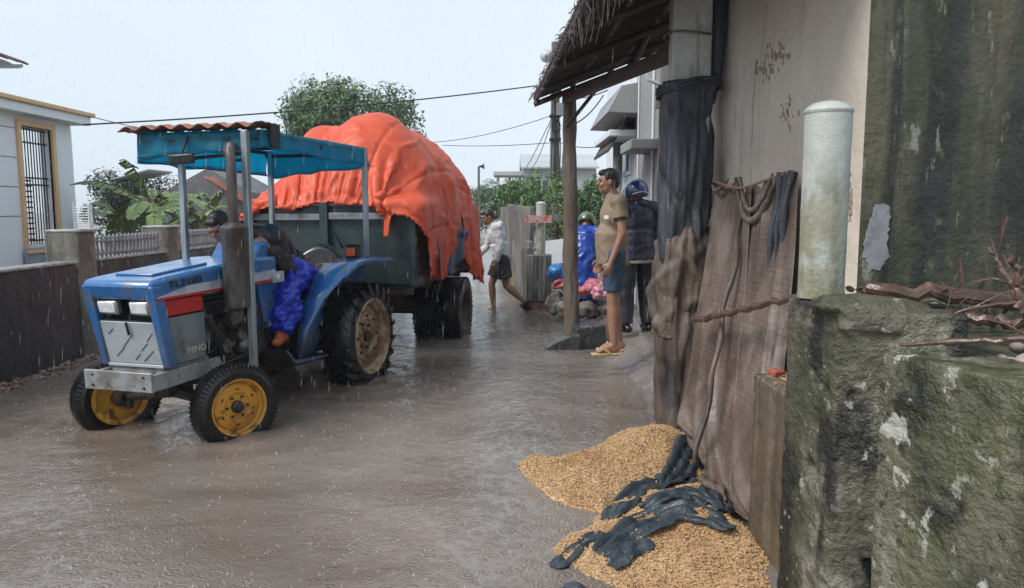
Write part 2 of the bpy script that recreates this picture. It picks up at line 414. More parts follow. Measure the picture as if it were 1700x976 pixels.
# ------------------------------------------------------------------ left house (white porch with cream trim)
m_white = M('white_render', (.72, .76, .80), .6, layers=[((.62, .67, .72), (1, 1, 1), .4, .65, .6), ((.42, .46, .48), (7, 7, .9), .58, .75, .5)], bump=[(40, .002)])
m_cream = M('cream_trim', (.62, .42, .22), .55, layers=[((.45, .32, .18), 6, .5, .7, .5)], bump=[(30, .002)])
m_grey = M('grey_plinth', (.16, .17, .19), .5, layers=[((.22, .24, .28), 3, .45, .6, .6)], bump=[(9, .01)])
m_iron = M('dark_iron', (.02, .02, .024), .4, metal=.3)
HX = -8.5
p0 = AX(31, 208, HX); p1 = AX(95, 403, HX); cor = AX(121, 300, HX)
wy0, wy1 = p0.y, p1.y; wz1 = 3.02; wz0 = p1.z; ct = AX(118, 207, HX).z
t = empty('porch_house', (HX, 12, 0), 0, 'white rendered house with cream trim and a tall barred opening', 'house')
def L_(a, b): return ((a[0]-HX, a[1]-12, a[2]), (b[0]-HX, b[1]-12, b[2]))
mb = MB()
mb.span(*L_((HX-.2, 6, .55), (HX, wy0, 3.2))).span(*L_((HX-.2, wy1, .55), (HX, cor.y, 3.2))).span(*L_((HX-.2, wy0, .55), (HX, wy1, wz0))).span(*L_((HX-.2, wy0, wz1), (HX, wy1, 3.2)))
mb.build('wall', m_white, t, smooth=False)
mb = MB()
for z in (1.45, 1.95, 2.45, 2.95): mb.span(*L_((HX, 6, z), (HX+.004, wy0-.12, z+.018)))
mb.build('groove', m_rail, t, smooth=False)
mb = MB(); tw = .1
mb.span(*L_((HX-.05, wy0-tw, wz0-.1), (HX+.05, wy0, wz1+tw))).span(*L_((HX-.05, wy1, wz0-.1), (HX+.05, wy1+tw, wz1+tw))).span(*L_((HX-.05, wy0, wz1), (HX+.05, wy1, wz1+tw))).span(*L_((HX-.05, wy0-tw, wz0-.16), (HX+.09, wy1+tw, wz0-.1)))
mb.build('window_trim', m_cream, t, bevel=.01)
g = MB()
for i in range(11):
    y = wy0+(i+.5)*(wy1-wy0)/11; g.cyl(L_((HX-.1, y, wz0), (0, 0, 0))[0], L_((HX-.1, y, wz1), (0, 0, 0))[0], .011, n=6)
for z in (wz0+.05, 2.0, 2.12, wz1-.28, wz1-.05): g.span(*L_((HX-.115, wy0, z), (HX-.085, wy1, z+.03)))
g.build('window_grille', m_iron, t)
g = MB(); g.span(*L_((HX-.6, wy0-.1, wz0-.3), (HX-.56, wy0+.55, 2.12)))
for i in range(14): g.span(*L_((HX-.62, wy0+.55, .8+i*.1), (HX-.59, wy1+.3, .83+i*.1)))
g.build('inner_gate', m_iron, t)
MB().span(*L_((HX-1.5, 6, 3.2), (HX+.28, cor.y+.25, 3.36))).build('roof_slab', m_white, t, bevel=.01)
MB().span(*L_((HX-1.6, 6, 3.36), (HX+.34, cor.y+.33, 3.44))).build('cornice', m_cream, t, bevel=.015)
MB().span(*L_((HX-.22, 6, .0), (HX+.04, cor.y+.03, .55))).build('plinth', m_grey, t, bevel=.01)
MB().span(*L_((HX-1.5, 6, .0), (HX-1.3, cor.y, .75))).build('back_wall', m_white, t, smooth=False)
MB().span(*L_((HX-1.35, cor.y-.22, 0), (HX-1.13, cor.y, 3.2))).build('column', m_white, t, bevel=.01)
# mesh marble slab below the window
MB().span(*L_((HX+.04, wy0-.15, .25), (HX+.06, wy1+.5, .9))).build('marble_panel', M('marble', (.30, .33, .40), .3, layers=[((.2, .22, .28), 4, .45, .6, .6)]), t, smooth=False)
# upper parapet fragment further back
t = empty('parapet_block', (-13.5, 19, 0), 0, 'cream topped white parapet block peeping over the porch house roof', 'building')
q = A(10, 163, 19)
MB().span((-5, -4, 2.0), (q.x+13.5-.08, 0, q.z-.1)).build('wall', m_white, t, smooth=False); MB().span((-5, -4.05, q.z-.1), (q.x+13.5, .05, q.z+.08)).build('cornice', m_cream, t, bevel=.01)
# tall house with maroon metal roof at the frame edge
m_maroon = M('maroon_metal', (.23, .035, .055), .35, layers=[((.14, .03, .04), 4, .4, .7, .5)], metal=.2)
q = A(48, 106, 21); t = empty('tall_house', (q.x-3.5, 21, 0), 0, 'tall white house whose maroon metal roof enters at the left edge', 'house')
MB().span((-4, -7.5, 0), (2.7, -.2, q.z-.1)).build('wall', m_white, t, smooth=False)
mb = MB(); 
def rf(u, v):
    x = -5+8.5*u; return (x, -8+8*v, q.z+(3.5-x)*.36+.035*abs(math.sin(v*60)))
mb.grid(rf, 4, 130); mb.build('roof', m_maroon, t, solid=.05)
MB().prism([(-5, 0), (3.35, -.02), (3.35, -.1), (-5, -.12)], (0, -.06, q.z), (1, 0, 0), (0, 0, 1), (0, .04, 0)).prism([(-5, -.1), (3.3, -.1), (2.9, .1), (-5, 2.7)], (0, -.03, q.z-.02), (1, 0, 0), (0, 0, 1), (0, .03, 0)).build('gable_board', m_white, t, smooth=False)
# rooftop finial / short post with black ball insulator
q = A(103, 205, 15.5); t = empty('rooftop_post', (q.x, 15.5, q.z-.3), 0, 'short white post with a black ball insulator rising behind the porch roof', 'post')
MB().tube([(0, 0, -2.9), (0, 0, .3), (0, 0, .42)], [.16, .15, .1], 12).build('post_shaft', m_white, t); MB().ell((0, 0, .52), .085).build('insulator', m_iron, t)
# white ladder trellis in the yard
t = empty('trellis', (A(140, 400, 11.3).x, 11.3, 0), 0, 'white metal trellis of close rungs standing behind the first concrete post', 'trellis')
mb = MB(); m_wp = M('white_paint', (.68, .70, .72), .45, layers=[((.4, .42, .42), 8, .5, .7, .5)])
zt = A(140, 335, 11.3).z
for x in (-.13, .13): mb.cyl((x, 0, 0), (x, 0, zt), .014, n=8)
mb.build('upright', m_wp, t); mb = MB()
for i in range(22): mb.cyl((-.13, 0, .8+i*(zt-.85)/22), (.13, 0, .8+i*(zt-.85)/22), .009, n=6)
mb.build('rungs', m_wp, t)
t = empty('white_pipe', (A(151, 400, 10.9).x, 10.9, 0), 0, 'thin white standing pipe with a bent top beside the trellis', 'pipe')
zt = A(151, 335, 10.9).z
MB().tube([(0, 0, 0), (0, 0, zt-.06), (.02, 0, zt-.01), (.07, 0, zt)], .017, 8).build('pipe_run', m_wp, t)

# ------------------------------------------------------------------ background buildings
m_roofg = M('pale_metal_roof', (.42, .45, .47), .5, layers=[((.3, .32, .33), (.6, 3, 3), .45, .6, .6)])
m_farw = M('far_render', (.45, .47, .48), .7, layers=[((.34, .36, .37), 1, .45, .65, .6)])
Y0 = 34
a = A(868, 290, Y0); b = A(990, 290, Y0); tz = A(900, 249, Y0).z; ez = A(900, 277, Y0).z
t = empty('grey_house', ((a.x+b.x)/2, Y0, 0), 0, 'hazy grey house with pale metal roof at the far end of the street', 'house')
hw = (b.x-a.x)/2
MB().span((-hw, 0, 0), (hw, 5, ez)).build('wall', m_farw, t, smooth=False)
MB().prism([(-.3, ez), (2.5, tz), (5.3, ez), (5.3, ez-.08), (2.5, tz-.08), (-.3, ez-.08)], (-hw-.1, 0, 0), (0, 1, 0), (0, 0, 1), (2*hw+.2, 0, 0)).build('roof', m_roofg, t, smooth=False)
MB().prism([(0, ez-.08), (2.5, tz-.09), (5, ez-.08)], (-hw, 0, 0), (0, 1, 0), (0, 0, 1), (.15, 0, 0)).build('gable', m_farw, t, smooth=False)
for k in range(3):
    x = -hw+.6+k*1.05
    f_ = MB().span((x, -.03, 2.0), (x+.5, .02, 2.9)).build('window', M('far_window', (.08, .1, .11), .2), t, smooth=False)
    MB().span((x+.22, -.05, 2.0), (x+.28, -.028, 2.9)).build('mullion', m_farw, f_, smooth=False)
t = empty('flat_porch', (a.x-.75, Y0-.5, 0), 0, 'flat roofed open porch on posts left of the hazy grey house', 'porch')
c0 = A(820, 288, Y0-.5)
MB().span((c0.x-t.location.x, -1, c0.z-.14), (.8, 1, c0.z+.05)).build('roof_slab', m_farw, t, bevel=.02)
for x in (c0.x-t.location.x+.2, .15, .6):
    MB().span((x-.06, -.8, 0), (x+.06, -.68, c0.z-.14)).build('column', m_farw, t)
# grey gabled outhouse with a red tile roof left
Yo = 24
t = empty('gabled_outhouse', (A(345, 300, Yo).x, Yo, 0), 0, 'grey gabled outhouse with red tiled lean-to behind the banana plants', 'outhouse')
zt = A(345, 279, Yo).z; 
MB().prism([(-1.5, 0), (1.35, 0), (1.35, zt-.75), (0, zt), (-1.5, zt-.8)], (0, 0, 0), (1, 0, 0), (0, 0, 1), (0, 3.5, 0)).build('wall', M('dull_grey_render', (.17, .17, .18), .7, layers=[((.1, .1, .1), 2, .4, .6, .6)]), t, smooth=False)
m_tile = M('terracotta_tile', (.27, .085, .05), .6, layers=[((.14, .06, .04), (5, 14, 5), .4, .6, .8), ((.35, .2, .14), 7, .6, .75, .6)], bump=[((3, 22, 3), .03)])
MB().grid(lambda u, v: (.25+1.5*u, -.9+1.6*v, zt-.3-.95*u+.02*math.sin(v*40)), 8, 60).build('tile_roof', m_tile, t, solid=.06)
MB().grid(lambda u, v: (-1.6-1.2*u, -.5+1.6*v, zt-.05-.3*u), 4, 4).build('side_roof', m_roofg, t, solid=.05)
# ------------------------------------------------------------------ vegetation
def leafmat(name, c1, c2, c3): return M(name, c1, .45, layers=[(c2, 1.2, .4, .62, .85), (c3, 6, .5, .7, .8)], spec=.4)
m_bark = M('bark', (.09, .07, .05), .8, layers=[((.04, .035, .03), (6, 6, 1), .4, .6, .8)], bump=[((14, 14, 3), .03)])
def p_(d, c): return d*2.6+c*3
def tree(name, x, y, zc, rx, rz, nleaf, mat, label, cat='tree', lobes=9, leaf=.16, trunk=.14, group=None, base=0., asp=.45, ry=None, big=1.0):
    t = empty(name, (x, y, base), random.uniform(0, 6), label, cat, group); rg = random.Random(int(x*91+y*37+rx*13))
    zc -= base; mb = MB(); tips = []; ry = ry or rx
    top = zc+rz*.3
    if trunk:
        mb.tube([(0, 0, -.1), (.04*rx, 0, zc*.35), (-.05*rx, .04, zc*.7), (0, 0, top)], [trunk, trunk*.8, trunk*.6, trunk*.2], 8)
        mt = mb.build('trunk', m_bark, t)
    lb = []
    for k in range(lobes):
        a_ = rg.uniform(0, 6.28); u = rg.uniform(-.75, .9); q = math.sqrt(max(0, 1-u*u))*rg.uniform(.45, .78)
        c = Vector((rx*q*math.cos(a_), ry*q*math.sin(a_), zc+rz*u*.66)); s_ = rg.uniform(.28, .48)*big; lb.append((c, s_))
    if trunk:
        mb = MB()
        for c, s_ in lb:
            st = Vector((0, 0, zc*rg.uniform(.5, .9))); md = (st+c)/2+Vector((0, 0, .1*rz)); mb.tube([st, md, c], [trunk*.4, trunk*.25, trunk*.08], 6)
        mb.build('branches', m_bark, t)
    V_ = []; F_ = []
    for i in range(nleaf):
        c, s_ = lb[i % lobes]
        d = Vector((rg.gauss(0, 1), rg.gauss(0, 1), rg.gauss(0, 1))).normalized(); rr = rg.uniform(.25, 1)**.45
        if noise.noise(p_(d, c)) < -.12 and rr > .5: continue
        p = c+Vector((d.x*rx*s_*rr, d.y*ry*s_*rr, d.z*rz*s_*rr*1.05))
        nrm = (d+Vector((rg.uniform(-1, 1), rg.uniform(-1, 1), rg.uniform(-.2, 1.2)))*.8).normalized()
        u = nrm.cross(Vector((rg.uniform(-1, 1), rg.uniform(-1, 1), rg.uniform(-1, 1)))).normalized(); v = nrm.cross(u)
        L2 = leaf*rg.uniform(.6, 1.3); W2 = L2*asp
        o = len(V_); V_ += [p-u*L2/2, p+v*W2/2, p+u*L2/2-nrm*L2*.15, p-v*W2/2]; F_.append((o, o+1, o+2, o+3))
    mb = MB(); mb.add(V_, F_); mb.build('crown', mat, t, ang=180, smooth=False)
    return t
lf1 = leafmat('mango_leaf', (.075, .135, .045), (.045, .09, .03), (.14, .20, .08))
lf2 = leafmat('grey_green_leaf', (.05, .075, .045), (.03, .05, .03), (.09, .12, .07))
lf3 = leafmat('fresh_leaf', (.10, .19, .05), (.06, .12, .035), (.17, .27, .09))
lf4 = leafmat('hedge_leaf', (.06, .13, .045), (.04, .08, .03), (.12, .2, .08))
q = A(600, 230, 30)
tree('round_tree', A(603, 230, 30).x, 30, A(600, 205, 30).z, 2.9, 1.7, 30000, lf1, 'large round leafy tree rising behind the orange tarpaulin', lobes=34, leaf=.17, trunk=.22, big=1.25)
q = A(200, 350, 25); tree('dark_tree', A(187, 350, 25).x, 25, A(190, 330, 25).z, 1.7, 1.3, 10000, lf2, 'dark grey-green tree behind the banana plants, beside the white porch', lobes=14, leaf=.12, trunk=.13)
tree('dark_tree', A(262, 350, 29).x, 29, A(262, 335, 29).z, 1.7, 1.25, 8000, lf2, 'lower dark tree behind the banana leaves, left of the outhouse', lobes=12, leaf=.12, trunk=.13)
tree('hazy_tree', A(792, 320, 48).x, 48, A(792, 325, 48).z, 1.7, 1.25, 6000, lf4, 'hazy tree far down the street behind the loudspeaker pole', lobes=12, leaf=.14, trunk=.13)
tree('hazy_tree', A(760, 330, 60).x, 60, A(760, 335, 60).z, 2.6, 1.5, 5000, lf4, 'faint farthest tree beside the edge of the orange tarpaulin', lobes=12, leaf=.16, trunk=.13)
for i, (px, py, Y, rx, rz, lb_) in enumerate([(832, 338, 24, .65, .75, 'small fresh green shrub at the left end of the hedge by the plank fence'), (868, 335, 22, .8, 1.0, 'round green shrub above the plank fence left of the white round post'),
        (905, 335, 21, .8, 1.2, 'tall bright shrub behind the white round post'), (928, 345, 19, .8, 1.05, 'bushy green shrub just left of the wooden pole'), (975, 345, 15, .55, .8, 'lush dark shrub between the wooden pole and the standing man'), (1000, 355, 17, .8, .9, 'green shrub behind the raincoat person')]):
    tree('leafy_shrub', A(px, py, Y).x, Y, A(px, py, Y).z, rx, rz, 4200, lf3 if i not in (4, 0) else lf4, lb_, 'shrub', lobes=10, leaf=.10, trunk=.05, group='shrubs at the end of the right side fence')
for i, (px, py, Y, rx, rz, lb_) in enumerate([(230, 395, 17, 1.0, .55, 'low green bush under the banana leaves behind the spiked railing'), (335, 385, 18, 1.0, .6, 'low green bush in front of the grey outhouse')]):
    tree('low_bush', A(px, py, Y).x, Y, A(px, py, Y).z, rx, rz, 3500, lf4, lb_, 'bush', lobes=9, leaf=.10, trunk=.04)
tree('low_bush', -2.6, 40, 1.0, 3.2, .95, 6000, lf4, 'long low hedge far beyond the trailer', 'bush', lobes=14, leaf=.14, trunk=.05, ry=1)
m_ban = M('banana_leaf', (.17, .25, .08), .4, layers=[((.09, .15, .04), 1.5, .4, .6, .8), ((.28, .25, .09), 3, .62, .72, .6)], bump=[((30, 30, 30), .004)])
m_stem = M('banana_stem', (.12, .13, .05), .55, layers=[((.08, .06, .03), (8, 8, 1.5), .45, .6, .8)])
def banana(x, y, z0, h_, nl, L0, label, seed):
    t = empty('banana_plant', (x, y, z0), 0, label, 'banana plant', 'banana plants behind the left wall'); rg = random.Random(seed)
    MB().tube([(0, 0, 0), (.03, 0, h_*.5), (0, .02, h_)], [.13, .10, .06], 10).build('stem', m_stem, t)
    for k in range(nl):
        a_ = k*2.4+rg.uniform(-.3, .3); el = rg.uniform(.35, 1.2); L1 = L0*rg.uniform(.75, 1.1); W1 = .145*rg.uniform(.8, 1.2); dr = rg.uniform(.7, 1.5)
        d = Vector((math.cos(a_), math.sin(a_), 0)); sd = Vector((-math.sin(a_), math.cos(a_), 0)); c0 = Vector((0, 0, h_-.05))
        def mid(s_): return c0+d*(L1*s_*math.cos(el)*(1-.12*s_))+Vector((0, 0, L1*(s_*math.sin(el)-dr*.62*s_*s_)))
        tear = [rg.uniform(-1, 1) for _ in range(40)]
        mb = MB(); nS = 34
        for side in (-1, 1):
            for i in range(nS-1):
                s0, s1 = .16+.84*i/(nS-1), .16+.84*(i+1)/(nS-1)
                gr = i//3; jt = tear[gr]*.12; open_ = (i % 3 == 2) and abs(tear[gr]) > .35
                def wd(s_): return W1*math.sin(math.pi*min(1, (s_-.13)/.9))**.55 if s_ > .13 else 0
                s1b = s1-(.55*(s1-s0) if open_ else 0)
                a0, a1, = mid(s0), mid(s1b if open_ else s1)
                e0 = a0+sd*side*wd(s0)-Vector((0, 0, wd(s0)*(.45+jt*2)))+d*(.05+jt*.2); e1 = mid(s1b)+sd*side*wd(s1b)-Vector((0, 0, wd(s1b)*(.45+jt*2)))+d*(.05+jt*.2)
                mb.add([a0, a1, e1, e0], [(0, 1, 2, 3)])
        lfo = mb.build('leaf', m_ban, t, ang=180)
        MB().tube([mid(s_/10) for s_ in range(11)], [.022-.0018*s_ for s_ in range(11)], 6).build('midrib', m_stem, lfo)
banana(A(255, 380, 14.5).x, 14.5, .3, 1.35, 12, 2.0, 'broad banana plant with arching torn leaves left of the outhouse', 3)
banana(A(205, 390, 15.5).x, 15.5, .3, 1.05, 9, 1.7, 'smaller banana plant nearest the white porch house', 5)
banana(A(335, 380, 14).x, 14, .3, 1.1, 9, 1.6, 'banana plant in front of the outhouse, behind the tractor canopy leg', 8)
banana(A(290, 380, 16.5).x, 16.5, .3, 1.2, 8, 1.4, 'banana plant standing behind between its two neighbours', 12)

# ------------------------------------------------------------------ poles and wires
m_pole = M('pole_concrete', (.16, .15, .14), .7, layers=[((.08, .08, .08), (5, 5, 1), .4, .6, .6)])
m_black = M('black_cable', (.015, .015, .017), .5)
pu = A(921, 290, 20); t = empty('utility_pole', (pu.x, 20, 0), 0, 'dark concrete utility pole with clamps and coiled cable behind the wooden post', 'utility pole')
MB().tube([(0, 0, 0), (.0, 0, A(921, 70, 20).z)], [.15, .105], 12).build('pole_shaft', m_pole, t)
for z in (3.4, 4.0, 4.5, 4.62, 5.3): MB().box((0, -.02, z), (.3, .3, .06)).build('clamp', m_iron, t, bevel=.01)
MB().box((.12, -.18, 4.15), (.2, .16, .32)).build('meter_box', M('grey_box', (.2, .2, .2), .5), t, bevel=.01)
mb = MB()
for k in range(5): mb.tube([(.1*math.cos(a_*.5)+.05*random.random(), -.17, 3.7+.16*math.sin(a_*.5)+.05*random.random()) for a_ in range(13)], .008, 5)
for k in range(7): x = random.uniform(-.14, .14); mb.tube([(x, -.14, 2.2), (x+.03, -.17, 3.2), (x*.6, -.14, 4.4)], .012, 5)
mb.build('cable_coil', m_black, t)
t = empty('street_loudspeaker', (A(908, 90, 19.5).x, 19.6, A(908, 90, 19.5).z), 0, 'pale round loudspeaker fixed high on the utility pole', 'loudspeaker')
MB().lathe([(.03, -.1), (.05, -.02), (.10, .02), (.17, .1)], axis='y', n=20, caps=True).build('horn', M('pale_horn', (.45, .47, .48), .5), t); MB().box((.09, .1, 0), (.3, .03, .03)).build('bracket', m_iron, t)
pl = A(795, 345, 30); t = empty('loudspeaker_pole', (pl.x, 30, 0), 0, 'thin distant pole with two horn loudspeakers down the street', 'loudspeaker pole')
zt = A(795, 277, 30).z; MB().tube([(0, 0, 0), (0, 0, zt)], [.06, .045], 8).build('pole_shaft', m_pole, t)
for s_ in (-1, 1):
    MB().lathe([(.03, 0), (.05, .12), (.12, .22)], c=(0, 0, 0), axis='x', n=12, caps=True).build('horn', m_pole, t).location = (0, 0, zt+.02)
    children(t)[-1].scale = (s_, 1, 1)
def wire(p, q, sag, r, label, n=24):
    p = Vector(p); q = Vector(q)
    pts = [p.lerp(q, i/n)-Vector((0, 0, sag*4*(i/n)*(1-i/n))) for i in range(n+1)]
    tag(MB().tube(pts, r, 5).build('power_cable', m_black), label, 'cable', 'overhead cables')
wire(A(137, 207, 14.6), A(892, 142, 19.6), .10, .016, 'thick black cable crossing the sky from the porch roof above the tractor')
wire(A(100, 180, 15.5), A(300, 222, 40), .1, .012, 'thin cable running from the ball insulator down behind the tiled canopy')
wire(A(60, 186, 15), A(103, 179, 15.5), .02, .01, 'short thin cable left of the ball insulator')
wire(A(720, 236, 26), A(915, 192, 20), .12, .010, 'upper of the two thin cables between the tarpaulin and the utility pole')
wire(A(735, 241, 26), A(915, 237, 20), .05, .010, 'lower of the two thin cables between the tarpaulin and the utility pole')
wire(A(860, 300, 30), A(921, 185, 20), .1, .012, 'slanting cable rising from the grey house to the utility pole')
wire(A(880, 282, 30), A(925, 168, 20), .3, .012, 'second slanting cable rising to the utility pole just right of the first')
wire(A(921, 150, 20), A(1008, 150, 11), .15, .010, 'cable from the utility pole to the canopied house')
wire(A(921, 232, 20), A(1003, 242, 16), .1, .010, 'low cable running right from the utility pole towards the canopied house')
wire(A(955, 205, 9.6), A(1002, 158, 10.5), .05, .009, 'dark looped cable hanging just right of the wooden post')
# ================================================================== TRACTOR
ha = R(-105.7); HV = Vector((math.cos(ha), math.sin(ha), 0)); LV = Vector((-HV.y, HV.x, 0))
TO = Vector((-1.908, 7.043, -.1))
T = empty('farm_tractor', TO, ha, 'blue farm tractor with yellow front rims and turquoise canopy standing in the flood', 'tractor')
m_blue = M('tractor_blue', (.025, .135, .36), .28, layers=[((.015, .08, .2), 5, .5, .72, .6), ((.14, .115, .09), (9, 9, 5), .53, .68, .75), ((.10, .085, .07), (6, 6, 6), .35, .6, .9, (2, .5, 1.0))], coat=.5, rl=(6, .16, .42), bump=[(35, .0015)])
m_dirty = M('dirty_metal', (.30, .31, .32), .45, metal=.1, layers=[((.17, .155, .14), 6, .45, .62, .8), ((.12, .075, .05), (14, 14, 14), .60, .68, .8), ((.16, .09, .05), 9, .6, .72, .7)], bump=[(30, .002)], rl=(5, .2, .6))
m_panel = M('pale_panel', (.40, .44, .47), .35, layers=[((.30, .33, .35), 3, .42, .62, .7), ((.16, .14, .12), (9, 9, 9), .62, .72, .7)], rl=(4, .18, .45), bump=[(24, .002)])
m_eng = M('oily_iron', (.035, .034, .034), .42, metal=.35, layers=[((.10, .075, .055), 9, .48, .66, .8)], rl=(9, .15, .6), bump=[(26, .006)])
m_eng2 = M('worn_alloy', (.20, .19, .18), .4, metal=.5, layers=[((.05, .045, .04), 12, .42, .6, .85)], bump=[(30, .004)])
m_rub = M('wet_rubber', (.006, .006, .0075), .3, layers=[((.03, .025, .02), 7, .6, .76, .4)], rl=(8, .12, .42), bump=[(40, .003)])
m_yel = M('yellow_rim', (.62, .30, .03), .35, layers=[((.40, .17, .03), 5, .45, .65, .7), ((.10, .055, .03), 12, .55, .67, .9)], rl=(5, .2, .45), bump=[(30, .002)])
m_rust = M('rusty_rim', (.40, .29, .19), .5, layers=[((.17, .085, .045), 9, .42, .6, .9), ((.45, .36, .25), 6, .6, .72, .5)], bump=[(20, .004)])
m_red = M('red_paint', (.50, .02, .02), .3, layers=[((.3, .015, .015), 7, .45, .65, .6)])
m_galv = M('galvanised', (.36, .40, .43), .35, metal=.55, layers=[((.2, .21, .22), (8, 8, 2), .45, .62, .7)], bump=[(20, .002)])
m_exh = M('exhaust_steel', (.13, .13, .135), .45, metal=.5, layers=[((.07, .05, .04), (9, 9, 3), .42, .6, .9)], bump=[(24, .004)])
# bonnet
mb = MB()
mb.prism([(.93, 1.10), (.93, 1.29), (1.3, 1.292), (2.2, 1.222), (2.325, 1.205), (2.335, 1.165), (2.30, 1.075)], (0, -.27, 0), (1, 0, 0), (0, 0, 1), (0, .54, 0))
hood = mb.build('bonnet', m_blue, T, bevel=.028, seg=3)
mb = MB(); mb.box((1.9, 0, 1.252), (.55, .30, .016), rotm(0, 4.4, 0)); mb.build('bonnet_crease', m_blue, hood, bevel=.007)
for s_ in (-1, 1):
    mb = MB(); mb.prism([(.96, 1.112), (.96, 1.185), (2.0, 1.150), (2.29, 1.098), (2.29, 1.09)], (0, s_*.270+(.003 if s_ > 0 else -.006), 0), (1, 0, 0), (0, 0, 1), (0, .003, 0)); mb.build('decal_band', M('decal_grey', (.42, .45, .5), .35, layers=[((.2, .22, .26), 9, .45, .65, .6)]), hood, smooth=False)
    mb = MB(); mb.prism([(.96, 1.092), (.96, 1.110), (2.30, 1.092), (2.30, 1.076)], (0, s_*.270+(.006 if s_ > 0 else -.009), 0), (1, 0, 0), (0, 0, 1), (0, .003, 0)); mb.build('red_stripe', m_red, hood, smooth=False)
def text(s, size, mat, parent, name, loc, rot, ext=.002, sx=1.0):
    c = bpy.data.curves.new('t', 'FONT'); c.body = s; c.size = size; c.extrude = ext; c.align_x = 'CENTER'; c.align_y = 'CENTER'; c.offset = size*.006
    o = bpy.data.objects.new('t', c); COL.objects.link(o); dg = bpy.context.evaluated_depsgraph_get()
    me = bpy.data.meshes.new_from_object(o.evaluated_get(dg)); bpy.data.objects.remove(o); me.materials.clear(); me.materials.append(mat)
    o = bpy.data.objects.new(name, me); COL.objects.link(o); o.parent = parent; o.location = loc; o.rotation_euler = rot; o.scale = (sx, 1, 1); return o
m_txt = M('dark_lettering', (.012, .02, .04), .4)
text('TL2100', .068, m_txt, hood, 'lettering', (2.02, .2795, 1.176), (R(90), R(-3.5), R(180)), sx=1.55)
# nose frame, grille, lamps
for s_ in (-1, 1):
    mb = MB(); mb.prism([(2.335, 1.17), (2.20, .62), (2.115, .62), (2.22, 1.10), (2.24, 1.17)], (0, s_*.245-.03, 0), (1, 0, 0), (0, 0, 1), (0, .06, 0)); mb.build('nose_frame', m_blue, T, bevel=.01)
nx = lambda z: 2.20+(z-.62)*.245
mb = MB(); mb.prism([(nx(.64)-.012, .64), (nx(.93)-.012, .93), (nx(.93)-.04, .93), (nx(.64)-.04, .64)], (0, -.215, 0), (1, 0, 0), (0, 0, 1), (0, .43, 0)); gr = mb.build('grille_panel', m_panel, T, bevel=.006)
mb = MB()
for (y, z, l_, an) in ((.12, .70, .12, 40), (.10, .76, .09, 42), (-.02, .80, .13, 44), (-.10, .72, .10, 40), (.16, .83, .08, 45), (-.14, .86, .06, 40), (.03, .69, .07, 43)):
    mb.box((nx(z)-.0105, y, z), (.003, l_, .004), rotm(an, 13.8, 0))
mb.build('scratches', m_eng, gr, smooth=False)
mb = MB(); mb.span((2.10, -.215, .64), (2.16, .215, 1.14)); mb.span((2.1, -.22, .925), (nx(.93)-.02, .22, .94)); mb.build('grille_recess', m_black, T)
mb = MB(); mb.box((nx(.9)-.004, .01, .885), (.008, .014, .09), rotm(0, 14, 0)); mb.cyl((2.2, .01, 1.1), (2.24, .01, .93), .008); mb.build('bonnet_catch', m_iron, T)
m_lens = M('lamp_glass', (.75, .77, .78), .12, layers=[((.5, .52, .55), 20, .45, .6, .5)], bump=[((90, 8, 8), .003)], coat=1)
for y in (-.125, .125):
    hl = MB().box((2.255, y, 1.025), (.05, .155, .098), rotm(0, 12, 0)).build('headlight', M('chrome_shell', (.35, .36, .37), .25, metal=.7), T, bevel=.012)
    MB().box((2.283, y, 1.025), (.016, .132, .078), rotm(0, 12, 0)).build('lens', m_lens, hl, bevel=.008)
mb = MB(); mb.span((1.72, -.205, .555), (2.19, .205, .62)); mb.build('lower_lip', m_dirty, T, bevel=.012)
mb = MB(); mb.span((2.19, -.215, .618), (2.205, .225, .64)); mb.build('lip_edge', m_panel, T, bevel=.004)
bp = MB().box((2.345, -.005, .555), (.022, .53, .13), rotm(0, 3, 0)).build('bumper_plate', m_dirty, T, bevel=.005)
mb = MB()
for y in (-.2, -.05, .2):
    for z in (.52, .59):
        if y != -.05: mb.cyl((2.34, y, z), (2.362, y, z), .008, n=8)
mb.build('bolts', m_black, bp)
for s_ in (-1, 1): MB().span((1.60, s_*.235-.012, .49), (2.335, s_*.235+.012, .60)).build('frame_rail', m_dirty, T, bevel=.004)
# side panel with lettering and red block
for s_ in (-1, 1):
    mb = MB(); mb.prism([(1.80, .63), (2.13, .63), (2.20, .95), (1.80, .95)], (0, s_*.235-.01, 0), (1, 0, 0), (0, 0, 1), (0, .02, 0)); sp_ = mb.build('side_panel', M('grey_green_panel', (.13, .16, .17), .4, layers=[((.2, .23, .24), (6, 6, 1.5), .45, .65, .7), ((.07, .06, .05), 8, .55, .7, .7)], rl=(5, .2, .5)), T, bevel=.005)
    mb = MB(); mb.prism([(1.83, .962), (2.21, .962), (2.25, 1.070), (1.83, 1.072)], (0, s_*.243-.015, 0), (1, 0, 0), (0, 0, 1), (0, .03, 0)); mb.build('red_block', m_red, T, bevel=.008)
text('HINO', .062, M('pale_lettering', (.5, .48, .42), .4), sp_, 'lettering', (1.90, .2485, .70), (R(90), 0, R(180)), sx=1.2)
